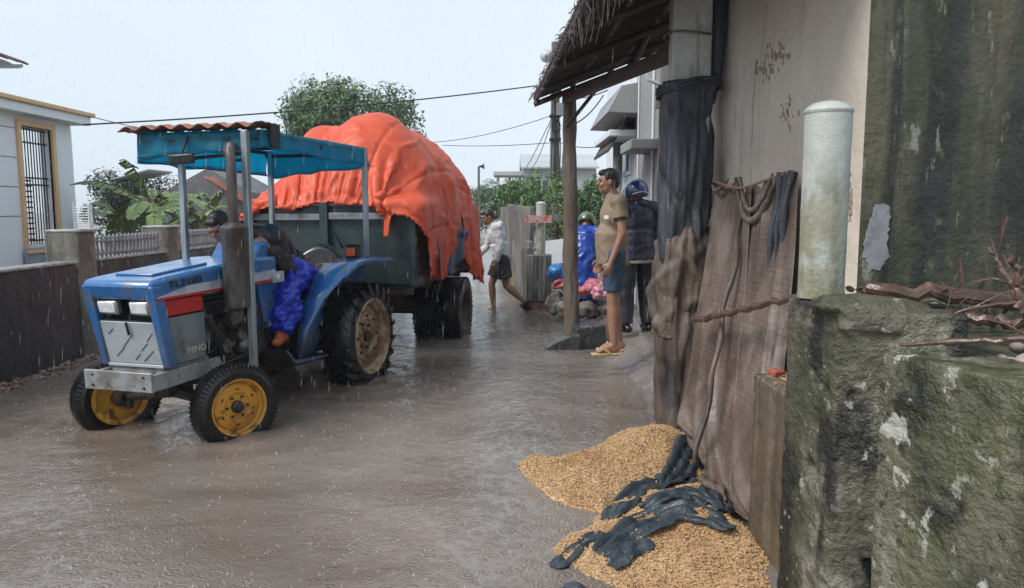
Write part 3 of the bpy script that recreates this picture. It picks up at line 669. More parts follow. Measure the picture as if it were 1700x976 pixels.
# engine and driveline
mb = MB(); mb.span((1.10, -.17, .42), (1.82, .17, .86)); mb.span((1.16, -.12, .86), (1.72, .12, 1.03)); eng = mb.build('engine_block', m_eng, T, bevel=.015)
mb = MB(); mb.cyl((1.74, .05, .78), (1.74, .22, .78), .075, n=20); mb.cyl((1.55, .16, .66), (1.55, .24, .66), .06, .055, 18); mb.cyl((1.38, .15, .72), (1.38, .25, .72), .045, n=16); mb.ell((1.30, .2, .62), (.075, .06, .08)); mb.box((1.42, .2, .86), (.16, .08, .1), rotm(0, 12, 0)); mb.box((1.22, .19, .9), (.12, .08, .06)); mb.build('fuel_pump', m_eng2, eng, bevel=.004)
mb = MB()
for i in range(4): mb.tube([(1.68-.13*i, .12, 1.0), (1.66-.13*i, .20, 1.01), (1.60-.1*i, .22, .92), (1.45, .22, .86)], .009, 6)
mb.tube([(1.75, .18, 1.03), (1.78, .24, .9), (1.70, .25, .72), (1.62, .22, .60), (1.4, .2, .52)], .014, 7)
mb.tube([(1.80, .2, .95), (1.72, .27, .82), (1.66, .26, .62), (1.60, .22, .5)], .012, 7)
mb.tube([(1.2, .2, .98), (1.3, .26, .92), (1.36, .27, .8), (1.28, .25, .68), (1.15, .2, .6)], .011, 7)
mb.tube([(1.1, .18, .9), (1.2, .24, .84), (1.5, .24, .78), (1.62, .26, .88)], .008, 6)
mb.tube([(1.0, .2, .75), (1.2, .26, .7), (1.38, .26, .56), (1.6, .24, .54)], .010, 6)
for i in range(12):
    x = random.uniform(1.15, 1.7); z = random.uniform(.55, .95); mb.tube([(x, .17, z), (x+random.uniform(-.1, .1), .25, z+random.uniform(-.08, .08)), (x+random.uniform(-.2, .2), .2, z+random.uniform(-.15, .1))], .005, 5)
mb.build('hoses', m_black, eng)
mb = MB()
for i in range(8): mb.tube([(1.35+.02*i, .2, 1.03), (1.42+.01*i, .25, .98-.012*i), (1.52+.01*i, .24, .965-.006*i)], .004, 5)
for i in range(10): x = random.uniform(1.15, 1.75); z = random.uniform(.5, 1.0); mb.cyl((x, .17, z), (x, .2, z), random.uniform(.012, .03), n=10)
each(mb, 'engine_fitting', m_eng2, eng)
MB().span((1.82, -.2, .64), (1.98, .2, 1.08)).build('radiator', m_eng, T, bevel=.01)
mb = MB(); mb.span((-.30, -.16, .36), (1.10, .16, .68)); mb.lathe([(.05, -.02), (.2, 0), (.22, .12), (.17, .2)], (1.0, 0, .58), 'x', 20); mb.cyl((0, -.36, .5), (0, .36, .5), .085, n=18); mb.ell((-.1, 0, .58), (.3, .18, .2)); mb.span((.5, -.1, .68), (.9, .1, .78)); mb.build('transmission', m_eng, T, bevel=.012)
MB().span((.88, -.14, .55), (1.08, .14, 1.10)).build('clutch_housing', m_blue, T, bevel=.015)
mb = MB(); mb.tube([(1.85, -.44, .30), (1.85, -.2, .34), (1.85, 0, .38), (1.85, .2, .34), (1.85, .44, .30)], [.03, .04, .05, .04, .03], 10)
for s_ in (-1, 1): mb.cyl((1.85, s_*.40, .22), (1.85, s_*.40, .44), .03, n=12); mb.tube([(1.72, s_*.38, .34), (1.72, 0, .33)], .014, 8); mb.box((1.79, s_*.40, .34), (.16, .03, .025))
mb.span((1.72, -.06, .36), (1.98, .06, .56)); mb.tube([(.95, .2, .62), (1.45, .26, .42), (1.73, .36, .34)], .014, 8); mb.build('front_axle', m_eng, T, bevel=.004)
# wheels
def rear_wheel(s_):
    wh = empty('rear_wheel', (0, s_*.51, .50)); wh.parent = T
    mb = MB(); mb.lathe([(.335, -.115), (.35, -.14), (.40, -.148), (.445, -.135), (.462, -.09), (.468, 0), (.462, .09), (.445, .135), (.40, .148), (.35, .14), (.335, .115), (.33, .0)], axis='y', n=56, closed=True)
    n = 20
    for side in (-1, 1):
        for k in range(n):
            a0 = 2*math.pi*(k+(.5 if side > 0 else 0))/n
            vs = []
            K = 6
            for i in range(K+1):
                t_ = i/K; y = side*(.145-.15*t_); a_ = a0-side*0+ (1 if True else 0)*(.34*t_)
                sag = .02*abs(y/.145)**3
                for (da, r_) in ((-.040, .455-sag), (-.030, .505-sag), (.030, .505-sag), (.040, .455-sag)):
                    vs.append((r_*math.cos(a_+da), y, r_*math.sin(a_+da)))
            fs = [(i*4+j, i*4+j+1, (i+1)*4+j+1, (i+1)*4+j) for i in range(K) for j in range(3)]+[(0, 1, 2, 3), (K*4+3, K*4+2, K*4+1, K*4)]
            # shoulder drop
            mb.add(vs, fs)
            aa = a0; q = [(.395, .150), (.395, .162), (.46, .158), (.485, .145)]
            vs = [(r_*math.cos(aa+d_), side*y_, r_*math.sin(aa+d_)) for d_ in (-.035, .035) for (r_, y_) in q]
            mb.add(vs, [(0, 1, 2, 3), (7, 6, 5, 4), (1, 2, 6, 5), (0, 1, 5, 4), (2, 3, 7, 6)])
    mb.build('tyre', m_rub, wh, ang=30)
    mb = MB(); mb.lathe([(.345, .132), (.352, .142), (.342, .150), (.325, .140), (.318, .10), (.298, .085), (.295, .0), (.295, -.11), (.34, -.14)], axis='y', n=48)
    mb.lathe([(.296, .03), (.285, .052), (.23, .060), (.225, .075), (.16, .078), (.15, .050), (.085, .045), (.08, .065), (.01, .068)], axis='y', n=48)
    if s_ < 0:
        for i, v in enumerate(mb.v): mb.v[i] = (v[0], -v[1], v[2])
    rim = mb.build('rim', m_rust, wh, ang=40)
    mb = MB()
    for k in range(8):
        a_ = 2*math.pi*k/8; mb.cyl((.19*math.cos(a_), s_*.076, .19*math.sin(a_)), (.19*math.cos(a_), s_*.092, .19*math.sin(a_)), .013, n=6)
    for k in range(6):
        a_ = 2*math.pi*k/6+.2; mb.cyl((.115*math.cos(a_), s_*.045, .115*math.sin(a_)), (.115*math.cos(a_), s_*.07, .115*math.sin(a_)), .015, n=6)
    each(mb, 'wheel_bolt', m_eng, rim); MB().cyl((0, s_*.06, 0), (0, s_*.10, 0), .055, .05, 18).build('hub', m_eng, rim)
for s_ in (-1, 1): rear_wheel(s_)
ST = R(-27)
def front_wheel(s_):
    wh = empty('front_wheel', (1.85, s_*.50, .30)); wh.parent = T; wh.rotation_euler = (0, 0, ST)
    mb = MB(); pr_ = [(.195, -.06), (.205, -.072), (.245, -.079), (.28, -.066), (.296, -.052)]
    for y in (-.036, 0, .036): pr_ += [(.300, y-.013), (.300, y+.010), (.288, y+.013), (.288, y+.022)]
    pr_ += [(.296, .052), (.28, .066), (.245, .079), (.205, .072), (.195, .06), (.19, 0)]
    mb.lathe(pr_, axis='y', n=56, closed=True)
    for k in range(60):
        a_ = 2*math.pi*k/60
        for q in (-1, 1):
            mb.box((.284*math.cos(a_), q*.064, .284*math.sin(a_)), (.028, .016, .010), rotm(0, -math.degrees(a_), 0))
    mb.build('tyre', m_rub, wh, ang=30)
    mb = MB(); mb.lathe([(.196, .058), (.204, .066), (.198, .072), (.186, .064), (.182, .03), (.168, .020), (.165, -.055), (.198, -.066)], axis='y', n=44)
    mb.lathe([(.168, .0), (.165, .026), (.155, .032), (.10, .036), (.09, .026), (.06, .024), (.01, .024)], axis='y', n=44); mb.lathe([(.01, .010), (.1, .012), (.168, -.002)], axis='y', n=44)
    if s_ < 0:
        for i, v in enumerate(mb.v): mb.v[i] = (v[0], -v[1], v[2])
    rim = mb.build('rim', m_yel, wh, ang=40)
    mb = MB()
    for k in range(6):
        a_ = 2*math.pi*k/6; mb.cyl((.075*math.cos(a_), s_*.02, .075*math.sin(a_)), (.075*math.cos(a_), s_*.04, .075*math.sin(a_)), .010, n=6)
    each(mb, 'wheel_bolt', m_eng, rim)
    mb = MB(); mb.lathe([(.045, .02), (.042, .05), (.03, .058), (.026, .08), (.005, .085)], axis='y', n=20)
    mb.lathe([(.05, -.02), (.065, -.05), (.06, -.10), (.02, -.11)], axis='y', n=18)
    if s_ < 0:
        for i, v in enumerate(mb.v): mb.v[i] = (v[0], -v[1], v[2])
    mb.build('hub', m_eng, rim)
    mb = MB()
    for k in range(6):
        a_ = 2*math.pi*(k+.5)/6; mb.box((.125*math.cos(a_), s_*.036, .125*math.sin(a_)), (.026, .004, .009), rotm(0, -math.degrees(a_)+90, 0))
    mb.build('rim_slots', m_black, rim)
for s_ in (-1, 1): front_wheel(s_)
# fenders
def fender(s_):
    pf = [(.80, .42), (.74, .66), (.62, .90), (.44, 1.10), (.28, 1.19), (.10, 1.215), (-.42, 1.205), (-.52, 1.18)]
    mb = MB(); n = len(pf); y0, y1 = .33, .65
    vs = [(x, s_*y0, z) for x, z in pf]+[(x, s_*(y0+{.42: .05, .66: .09, .90: .17, 1.10: .29}.get(z, y1-y0)), z) for x, z in pf]
    mb.add(vs, [(i, i+1, n+i+1, n+i) for i in range(n-1)])
    mb.add([(x, s_*y0, z) for x, z in pf]+[(.30, s_*y0, .42), (-.45, s_*y0, .75)], [tuple(range(n))+(n+1, n)])
    mb.add([vs[n+3], vs[n+4], vs[n+5], vs[n+6], vs[n+7]]+[(p[0], p[1], p[2]-.035) for p in (vs[n+3], vs[n+4], vs[n+5], vs[n+6], vs[n+7])], [(i, i+1, i+6, i+5) for i in range(4)])
    f_ = mb.build('fender', m_blue, T, solid=.006, ang=50)
    lt = MB().span((.02, s_*.5-.055, 1.222), (.11, s_*.5+.055, 1.34)).build('fender_lamp', m_black, f_, bevel=.008)
    MB().span((.111, s_*.5-.042, 1.245), (.122, s_*.5+.042, 1.318)).build('lens', M('orange_lens', (.75, .13, .02), .2, coat=1), lt, bevel=.004)
    MB().span((-.03, s_*.5-.07, 1.345), (.12, s_*.5+.07, 1.352)).build('lamp_hood', m_eng, lt)
for s_ in (-1, 1): fender(s_)
mb = MB()
for i in range(9): x = random.uniform(-.3, .35); y = random.uniform(.12, .33); mb.tube([(x, y, .95), (x+.02, y, 1.12), (x+random.uniform(-.08, .08), y+.02, 1.2+random.uniform(0, .12))], .007, 6)
mb.span((-.35, .1, 1.13), (.05, .3, 1.16)); mb.build('control_levers', m_rust, T)
# footboards, dash, steering
for s_ in (-1, 1):
    mb = MB(); mb.prism([(.42, .38), (1.0, .40), (1.12, .54), (1.10, .56), (.98, .43), (.42, .41)], (0, s_*.30-.15, 0), (1, 0, 0), (0, 0, 1), (0, .30, 0)); mb.build('footboard', m_iron, T, bevel=.004)
    MB().tube([(1.1, s_*.44, .55), (1.0, s_*.45, .44), (.5, s_*.45, .40)], .014, 8).build('footboard_edge', m_blue, T)
mb = MB(); mb.prism([(.82, .70), (.80, 1.30), (.93, 1.41), (1.04, 1.40), (1.14, 1.285), (1.0, .70)], (0, -.2, 0), (1, 0, 0), (0, 0, 1), (0, .4, 0)); mb.build('dashboard', m_blue, T, bevel=.02)
mb = MB(); mb.box((.93, .275, 1.12), (.16, .02, .09)); sd_ = mb.build('side_lamp_panel', m_panel, T, bevel=.006); MB().cyl((.955, .285, 1.125), (.955, .295, 1.125), .025, n=16).build('side_lamp', m_lens, sd_)
sw = MB(); c = Vector((.72, 0, 1.45)); ax_ = Vector((-.5, 0, .87)).normalized(); u = Vector((0, 1, 0)); v = ax_.cross(u)
sw.tube([c+(u*math.cos(a_/36*6.2832)+v*math.sin(a_/36*6.2832))*.19 for a_ in range(37)], .012, 8)
for k in range(3): a_ = k*2.094+.5; sw.tube([c-ax_*.03, c+(u*math.cos(a_)+v*math.sin(a_))*.19], .008, 6)
sw.tube([c-ax_*.02, (.88, 0, 1.22)], .018, 8); sw.build('steering_wheel', M('grey_plastic', (.12, .12, .12), .35), T)
m_vinyl = M('black_vinyl', (.02, .02, .022), .35, layers=[((.10, .10, .11), 9, .55, .7, .6)], rl=(5, .15, .5))
mb = MB(); mb.box((.14, 0, .90), (.42, .42, .09)); mb.build('seat', m_vinyl, T, bevel=.03, seg=3)
mb = MB(); mb.grid(lambda u_, v_: (-.10-.10*v_-.05*math.sin(u_*3.14), -.22+.44*u_, .90+.44*v_*(.75+.25*math.sin(u_*3.14))), 10, 8); mb.build('seat_back', m_vinyl, T, solid=.04)
# exhaust
ex = MB(); ex.lathe([(.03, -.03), (.078, 0), (.086, .02), (.086, .54), (.092, .55), (.092, .575), (.06, .60), (.036, .61)], (1.61, .37, .96), 'z', 24); mf = ex.build('muffler', m_exh, T)
MB().tube([(1.61, .37, 1.56), (1.61, .37, 2.0), (1.605, .36, 2.06), (1.57, .34, 2.10), (1.50, .31, 2.105)], [.036, .036, .036, .038, .04], 14).build('tailpipe', m_exh, mf)
MB().tube([(1.61, .37, .97), (1.60, .34, .88), (1.5, .2, .86)], .035, 10).build('manifold_pipe', m_exh, mf)
# canopy
def post(x, y, z0, z1, wd=.045):
    return MB().box((x, y, (z0+z1)/2), (wd, wd, z1-z0)).build('canopy_post', m_galv, T, bevel=.006)
post(1.52, .43, .45, 2.22, .048); post(1.22, -.36, .45, 2.22); post(-.2, .5, 1.22, 2.22); post(-.2, -.5, 1.22, 2.22)
X0, X1, YA, YB, ZR = -.24, 1.45, -.56, .51, 2.23
mb = MB()
for y in (YA+.02, YB-.02, 0): mb.span((X0, y-.015, ZR-.04), (X1, y+.015, ZR-.01))
for x in (X0+.02, .6, X1-.02): mb.span((x-.015, YA, ZR-.07), (x+.015, YB, ZR-.04))
mb.tube([(1.22, -.36, 2.05), (1.52, .43, 2.06)], .014, 8); mb.tube([(1.61, .34, 2.0), (1.5, .42, 2.02)], .012, 8); mb.build('canopy_frame', m_iron, T)
def cloth_mat(name, col, tr, rough=.45, bump=.006, col2=None):
    m = M(name, col, rough, layers=[(col2 or tuple(c*.6 for c in col), (6, 6, 2), .42, .65, .6)], bump=[((9, 9, 3), bump), (40, .001)], coat=.05)
    n = m.node_tree.nodes; L = m.node_tree.links; b = n['Principled BSDF']; o = n['Material Output']
    t_ = n.new('ShaderNodeBsdfTranslucent'); t_.inputs[0].default_value = (*[min(1, c*2.2) for c in col], 1); x = n.new('ShaderNodeMixShader'); x.inputs[0].default_value = tr
    L.new(b.outputs[0], x.inputs[1]); L.new(t_.outputs[0], x.inputs[2]); L.new(x.outputs[0], o.inputs[0]); return m
m_teal = cloth_mat('turquoise_sheet', (.02, .30, .40), .6)
def val(p, q, d0, d1, seed, n=60):
    p = Vector(p); q = Vector(q); L1 = (q-p).length; nn = Vector((-(q-p).y, (q-p).x, 0)).normalized(); mb = MB()
    def f(u, v):
        d = d0+(d1-d0)*u; h_ = d*(1+.14*noise.noise(Vector((u*5, seed, 0))))
        off = .012*math.sin(u*L1*26+seed)*v+.02*noise.noise(Vector((u*9, v*2, seed)))*v
        return p.lerp(q, u)+nn*off-Vector((0, 0, h_*v))
    mb.grid(f, n, 7); return mb
mb = MB(); mb.grid(lambda u, v: (X0+(X1-X0)*u, YA+(YB-YA)*v, ZR+.004+.01*noise.noise(Vector((u*6, v*6, 0)))), 20, 16); top = mb.build('canopy_sheet', m_teal, T, solid=.003)
for k, (p, q, a_, b_) in enumerate([((X1, YA, ZR), (X1, YB, ZR), .19, .13), ((X1, YB, ZR), (X0, YB, ZR), .12, .17), ((X0, YB, ZR), (X0, YA, ZR), .17, .26), ((X0, YA, ZR), (X1, YA, ZR), .24, .22)]):
    val(p, q, a_, b_, k*3.7).build('valance', m_teal, top, solid=.002)
mb = MB(); mb.tube([(X1+.004, YA, ZR-.175), (X1+.004, YB, ZR-.13)], .004, 5); mb.tube([(X0, YA, ZR-.24), (X1, YA, ZR-.205)], .006, 5); mb.build('hem_cord', m_black, top)
m_tile2 = M('tile_sheet', (.30, .115, .055), .55, layers=[((.10, .06, .045), 5, .45, .62, .85), ((.46, .40, .36), 9, .58, .7, .6), ((.05, .05, .045), 3, .6, .7, .7)], bump=[(30, .004)])
mb = MB()
def rs(u, v):
    y = YA-.10+(YB-YA+.13)*v; x = X1-.22+.31*u
    c_ = abs(math.sin(v*math.pi*7.5)); st = (u*4) % 1 if u < 1 else 1
    return (x, y, ZR+.018+.032*c_**1.6+.012*(1-st)-.012*max(0, -(y+.5))*4)
mb.grid(rs, 9, 90); mb.build('tile_edge', m_tile2, top, solid=.008, ang=70)
MB().box((1.30, .53, ZR-.03), (.12, .02, .17)).build('edge_patch', m_black, top, bevel=.004)
mb = MB(); mb.box((1.50, -.13, 2.03), (.03, .20, .075), rotm(4, 8, 10)); mr_ = mb.build('rear_view_mirror', m_vinyl, T, bevel=.012); MB().cyl((1.5, -.13, 2.06), (1.46, -.1, 2.2), .008).build('mirror_arm', m_iron, mr_)

# ================================================================== TRAILER
ta = R(-98.5); RO = Vector((-1.91, 8.036, -.1))
K = empty('farm_trailer', RO, ta, 'dark green box trailer on black dual tyres, loaded and covered in orange tarpaulin', 'trailer')
m_grn = M('dark_green_steel', (.035, .055, .058), .4, layers=[((.025, .035, .035), (3, 3, 1), .42, .62, .8), ((.09, .10, .10), (7, 7, .8), .6, .75, .6), ((.10, .05, .03), 9, .66, .76, .8)], rl=(4, .2, .55), bump=[(15, .004)])
m_rl = M('grey_rail', (.22, .25, .27), .4, layers=[((.12, .12, .12), 7, .45, .65, .7)], rl=(6, .2, .5))
BL = 3.15
MB().span((-.04, -.92, .88), (0, .92, 1.70)).build('front_board', m_grn, K, bevel=.006)
for s_ in (-1, 1): MB().span((-BL, s_*.90-.02, .88), (-.04, s_*.90+.02, 1.70)).build('side_board', m_grn, K, bevel=.006)
MB().span((-BL, -.92, .88), (-BL+.04, .92, 1.70)).build('tail_board', m_grn, K, bevel=.006)
MB().span((-BL, -.88, .84), (-.04, .88, .879)).build('floor', m_grn, K)
mb = MB(); mb.span((.002, -.90, 1.55), (.05, -.12, 1.62)); mb.span((.002, -.02, 1.56), (.05, .62, 1.63)); mb.span((.002, -.92, 1.70), (.035, .92, 1.73)); each(mb, 'front_rail', m_rl, K, bevel=.005)
mb = MB(); mb.span((.002, -.12, .86), (.06, -.03, 1.74)); mb.span((.002, -.93, .86), (.05, -.86, 1.72)); mb.span((.002, .86, .86), (.04, .92, 1.70)); each(mb, 'front_stanchion', m_grn, K, bevel=.006)
MB().tube([(.06, .05, 1.42), (.12, .09, 1.40), (.13, .13, 1.32), (.08, .14, 1.26)], .011, 8).build('handle', m_iron, K)
mb = MB()
for x in [-.5-i*.55 for i in range(5)]:
    for s_ in (-1, 1): mb.span((x-.03, s_*.94-.02, .86), (x+.03, s_*.94+.02, 1.72))
each(mb, 'side_stanchion', m_grn, K, bevel=.005)
m_ch = M('rusty_chassis', (.05, .035, .03), .5, layers=[((.12, .055, .03), 7, .45, .65, .8)], bump=[(20, .005)])
mb = MB()
for s_ in (-1, 1): mb.span((-BL, s_*.38-.035, .72), (.02, s_*.38+.035, .84))
for x in (-.1, -.8, -1.6, -2.4, -3.0): mb.span((x-.03, -.85, .76), (x+.03, .85, .84))
mb.build('chassis', m_ch, K, bevel=.006)
mb = MB(); mb.tube([(-.05, .34, .74), (.35, .04, .55), (.46, 0, .5)], .03, 10); mb.tube([(-.05, -.34, .74), (.35, -.04, .55), (.46, 0, .5)], .03, 10); mb.build('drawbar', m_ch, K)
for x in (-1.55,):
    mb = MB(); mb.cyl((x, -.98, .40), (x, .98, .40), .05, n=14); mb.span((x-.35, -.42, .52), (x+.35, -.36, .6)); mb.span((x-.35, .36, .52), (x+.35, .42, .6)); mb.span((x-.05, -.45, .42), (x+.05, .45, .74)); mb.build('axle', m_ch, K, bevel=.005)
def tyre(r, w_, name='tyre'):
    mb = MB(); h_ = w_/2
    pr_ = [(r*.55, -h_*.75), (r*.62, -h_*.95), (r*.8, -h_), (r*.93, -h_*.93), (r*.985, -h_*.78)]
    for y in (-.5, -.17, .17, .5): pr_ += [(r, h_*(y-.13)), (r, h_*(y+.11)), (r*.965, h_*(y+.13)), (r*.965, h_*(y+.18))]
    pr_ += [(r*.985, h_*.78), (r*.93, h_*.93), (r*.8, h_), (r*.62, h_*.95), (r*.55, h_*.75)]
    mb.lathe(pr_, axis='y', n=56, closed=True)
    for k in range(40):
        a_ = 2*math.pi*k/40
        for q in (-1, 1): mb.box((r*.965*math.cos(a_), q*h_*.84, r*.965*math.sin(a_)), (r*.07, h_*.2, r*.07), rotm(0, -math.degrees(a_), 0))
    return mb
for (x, y) in ((-1.42, .99), (-1.42, .66), (-1.42, -.66), (-1.42, -.99)):
    wh = empty('trailer_wheel', (x-.13, y, .41)); wh.parent = K
    tyre(.42, .27).build('tyre', m_rub, wh, ang=30)
    s_ = 1 if y > 0 else -1
    MB().lathe([(.24, .10*s_), (.22, .11*s_), (.2, .04*s_), (.1, .02*s_), (.07, .06*s_), (.01, .07*s_)], axis='y', n=28).build('rim', m_ch, wh)
# tarpaulin draped over the load (settled as cloth)
m_tarp = cloth_mat('orange_tarp', (.74, .115, .045), .25, .5, .006, (.62, .080, .035))
ELL = [((-.85, .20, 1.62), (.80, .74, 1.10)), ((-1.35, .22, 1.6), (.85, .80, 1.04)), ((-2.15, .20, 1.6), (.98, .74, 1.0)), ((-.70, -.42, 1.62), (.66, .46, .50)), ((-1.3, -.35, 1.65), (.9, .55, .72)), ((-2.2, -.3, 1.6), (.9, .6, .7)), ((-.80, -.36, 1.9), (.45, .38, .68)), ((-2.4, .55, 1.75), (.55, .4, .55))]
def tcol(P):
    P = P.copy()
    for c_, r_ in ELL:
        c_ = np.array(c_); r_ = np.array(r_)+.02; q = (P-c_)/r_; l = np.sqrt((q*q).sum(1)); i = l < 1
        P[i] = c_+q[i]/l[i][:, None]*r_
    x, y, z = P[:, 0], P[:, 1], P[:, 2]
    ins = (x < .07) & (x > -BL-.03) & (np.abs(y) < .97) & (z < 1.76) & (z > .8)
    d = np.stack([.07-x, x+BL+.03, .97-np.abs(y), 1.76-z], 1); k_ = d.argmin(1)
    a_ = ins & (k_ == 0); P[a_, 0] = .07; a_ = ins & (k_ == 1); P[a_, 0] = -BL-.03
    a_ = ins & (k_ == 2); P[a_, 1] = np.sign(y[a_])*.97; a_ = ins & (k_ == 3); P[a_, 2] = 1.76
    return P
NU, NVV = 84, 96
Xc = np.linspace(.82, -3.95, NU); Yc = np.linspace(-2.05, 2.30, NVV)
P0 = np.zeros((NU, NVV, 3)); P0[..., 0] = Xc[:, None]; P0[..., 1] = Yc[None, :]; P0[..., 2] = 2.78
P0[..., 2] += .015*np.random.randn(NU, NVV)
rx_, ry_ = abs(Xc[1]-Xc[0])*1.0, abs(Yc[1]-Yc[0])*1.0
flat = P0.reshape(-1, 3)
def near(x, y, r): return np.where((flat[:, 0]-x)**2+(flat[:, 1]-y)**2 < r*r)[0]
HEM = np.where((flat[:, 0] > .50) & (flat[:, 0] < .62) & (flat[:, 1] < 1.45) & (flat[:, 1] > -1.75))[0]
HT = np.stack([np.full(len(HEM), .085), np.clip(flat[HEM, 1]*.62+.02, -.94, .94), 1.665+.025*np.sin(flat[HEM, 1]*5)], 1)
BK = np.where((flat[:, 0] < -3.85) & (np.abs(flat[:, 1]) < 1.3))[0]
B1 = near(.40, -.25, .22); B2 = near(.30, .95, .30)
stepc = [0]
def tcol2(P):
    P = tcol(P)
    P[HEM] += .10*(HT-P[HEM]); P[BK, 2] -= .01
    for B, tg, k_ in ((B1, (.09, -.14, 1.72), .02), (B2, (.09, .55, 1.72), .035)):
        P[B] += k_*(np.array(tg)-P[B])
    return P
PT = cloth(P0, (rx_*1.015, ry_*1.015), np.zeros((NU, NVV), bool), tcol2, steps=190, iters=8, g=4.0, dt=1/40, bend=.02, fric=.8, damp=.96)
PT = upsample(PT, 3); NT = gnorm(PT); UU, VV = np.meshgrid(np.linspace(0, 4.77, PT.shape[0]), np.linspace(0, 4.35, PT.shape[1]), indexing='ij')
DD = np.zeros(PT.shape[:2])
for i_ in range(PT.shape[0]):
    for j_ in range(PT.shape[1]):
        u_, v_ = UU[i_, j_], VV[i_, j_]; q_ = Vector((u_*1.3, v_*1.3, 3)); wx_ = noise.noise(q_)*.9; wy_ = noise.noise(q_+Vector((9, 0, 0)))*.9
        a_ = abs(noise.noise(Vector((u_*2.0+wx_, v_*2.0+wy_, 0)))); b_ = abs(noise.noise(Vector((u_*4.4+wx_*2, v_*3.2+wy_*2, 5)))); c_ = abs(noise.noise(Vector((u_*9+wx_*3, v_*7+wy_*3, 8))))
        f1 = noise.voronoi(Vector((u_*2.0+wx_*1.2, v_*1.5+wy_*1.2, 0)))[0][0]; f2 = noise.voronoi(Vector((u_*5+wx_*2, v_*4+wy_*2, 4)))[0][0]
        DD[i_, j_] = .052*f1+.020*f2+.016*max(0, 1-a_*7)+.006*max(0, 1-b_*5)-.03
DD -= .013*np.exp(-(((UU % .62)-.3)/.020)**2)+.013*np.exp(-(((VV % .55)-.3)/.020)**2)
if NT[60, 140, 2] < 0: NT = -NT
PT = PT+NT*DD[..., None]
def tkeep(u, v):
    x = .82-4.77*u; y = -2.05+4.35*v
    if x > .60+.04*math.sin(y*7) and y < 1.0: return False
    if x < -3.0 or (y > 1.1 and x+(y-1.2)*.45 > .42): return False
    if y > 1.2:   # raised hem behind, where the navy sheet shows
        lim = 2.0-.72*math.exp(-((x+1.5)/.50)**2)-.36*max(0, min(1, (-x-2.1)/.7))+.10*math.exp(-((x+.55)/.4)**2)+.03*math.sin(x*9)
        if y > lim: return False
    return True
o = cloth_obj(PT, 'orange_tarpaulin', m_tarp, None, tkeep, 0, .005); o.location = RO; o.rotation_euler = (0, 0, ta)
tag(o, 'crumpled bright orange tarpaulin draped high over the load of the green trailer', 'tarpaulin')
# navy sheet hanging from the trailer side under the tarpaulin
m_navy = cloth_mat('navy_sheet', (.022, .032, .085), .08, .45, .008)
def nv(u, v):
    x = -.60-1.75*u; y = .965+.03*math.sin(u*17+v*2)*(.3+v)+.03*v; lo = .84+.42*u**2+.03*math.sin(u*9)
    return (x, y, 1.60*(1-v)+lo*v)
mb = MB(); mb.grid(nv, 40, 24); o = mb.build('navy_sheet', m_navy, None, solid=.004, ang=180); o.location = RO; o.rotation_euler = (0, 0, ta)
tag(o, 'dark navy cloth hanging below the orange tarpaulin at the trailer flank', 'cloth')
mb = MB()
for i in range(9):
    a_ = i*.7; mb.tube([(-1.95+.05*math.cos(a_), 1.03, 1.34), (-1.95+.07*math.cos(a_+1), 1.06, 1.37+.02*math.sin(a_)), (-1.95+.06*math.cos(a_+2), 1.04, 1.30)], .007, 6)
o = mb.build('rope_knot', M('blue_rope', (.03, .08, .45), .5)); o.location = RO; o.rotation_euler = (0, 0, ta); tag(o, 'small knot of bright blue rope at the top of the navy cloth', 'rope')
# ================================================================== RIGHT SIDE
def BX(Y): return 1.447-.064*(Y-5.4)
BA = math.atan(.064)
m_beige = M('beige_plaster', (.66, .59, .50), .65, layers=[((.74, .69, .61), (1.4, 1.4, .9), .42, .62, .8), ((.42, .35, .29), (3, 3, .5), .50, .72, .7), ((.33, .21, .155), (1.2, 1.2, 1), .3, .6, .75, (2, .9, 2.3)), ((.15, .13, .11), (10, 10, 1.4), .62, .74, .5)], rl=(3, .35, .75), bump=[(4, .012), (26, .004), (90, .0012)])
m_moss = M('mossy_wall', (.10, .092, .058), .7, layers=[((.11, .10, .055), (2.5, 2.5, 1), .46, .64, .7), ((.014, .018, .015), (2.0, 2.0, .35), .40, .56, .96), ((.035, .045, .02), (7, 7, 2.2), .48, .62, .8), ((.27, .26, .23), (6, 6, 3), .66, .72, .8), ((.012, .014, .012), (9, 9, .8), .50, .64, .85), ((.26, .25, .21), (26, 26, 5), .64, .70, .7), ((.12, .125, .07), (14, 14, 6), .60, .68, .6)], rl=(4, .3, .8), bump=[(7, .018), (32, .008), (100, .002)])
t = empty('plastered_building', (1.573, 3.42, 0), BA, 'plastered building with a peeling beige street wall and a black mossy end wall', 'building')
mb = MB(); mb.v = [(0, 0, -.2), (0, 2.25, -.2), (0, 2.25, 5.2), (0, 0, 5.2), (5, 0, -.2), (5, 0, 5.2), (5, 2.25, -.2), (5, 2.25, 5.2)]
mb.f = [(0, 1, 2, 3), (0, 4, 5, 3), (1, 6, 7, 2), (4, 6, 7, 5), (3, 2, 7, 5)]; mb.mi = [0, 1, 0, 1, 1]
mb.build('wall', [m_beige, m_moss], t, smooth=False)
def wallpt(px, py):   # local coordinates on the building's street wall
    r = ray(px, py); t_ = (1.447+.3456)/(r.x+.064*r.y); return Vector((r.x*t_, r.y*t_, CH+r.z*t_))
def wl(p): d = p-Vector((1.573, 3.42, 0)); c, s_ = math.cos(-BA), math.sin(-BA); return Vector((d.x*c-d.y*s_, d.x*s_+d.y*c, p.z))
m_flake = M('flaked_plaster', (.30, .23, .17), .8, layers=[((.32, .26, .2), 30, .45, .6, .7)], bump=[(60, .004)])
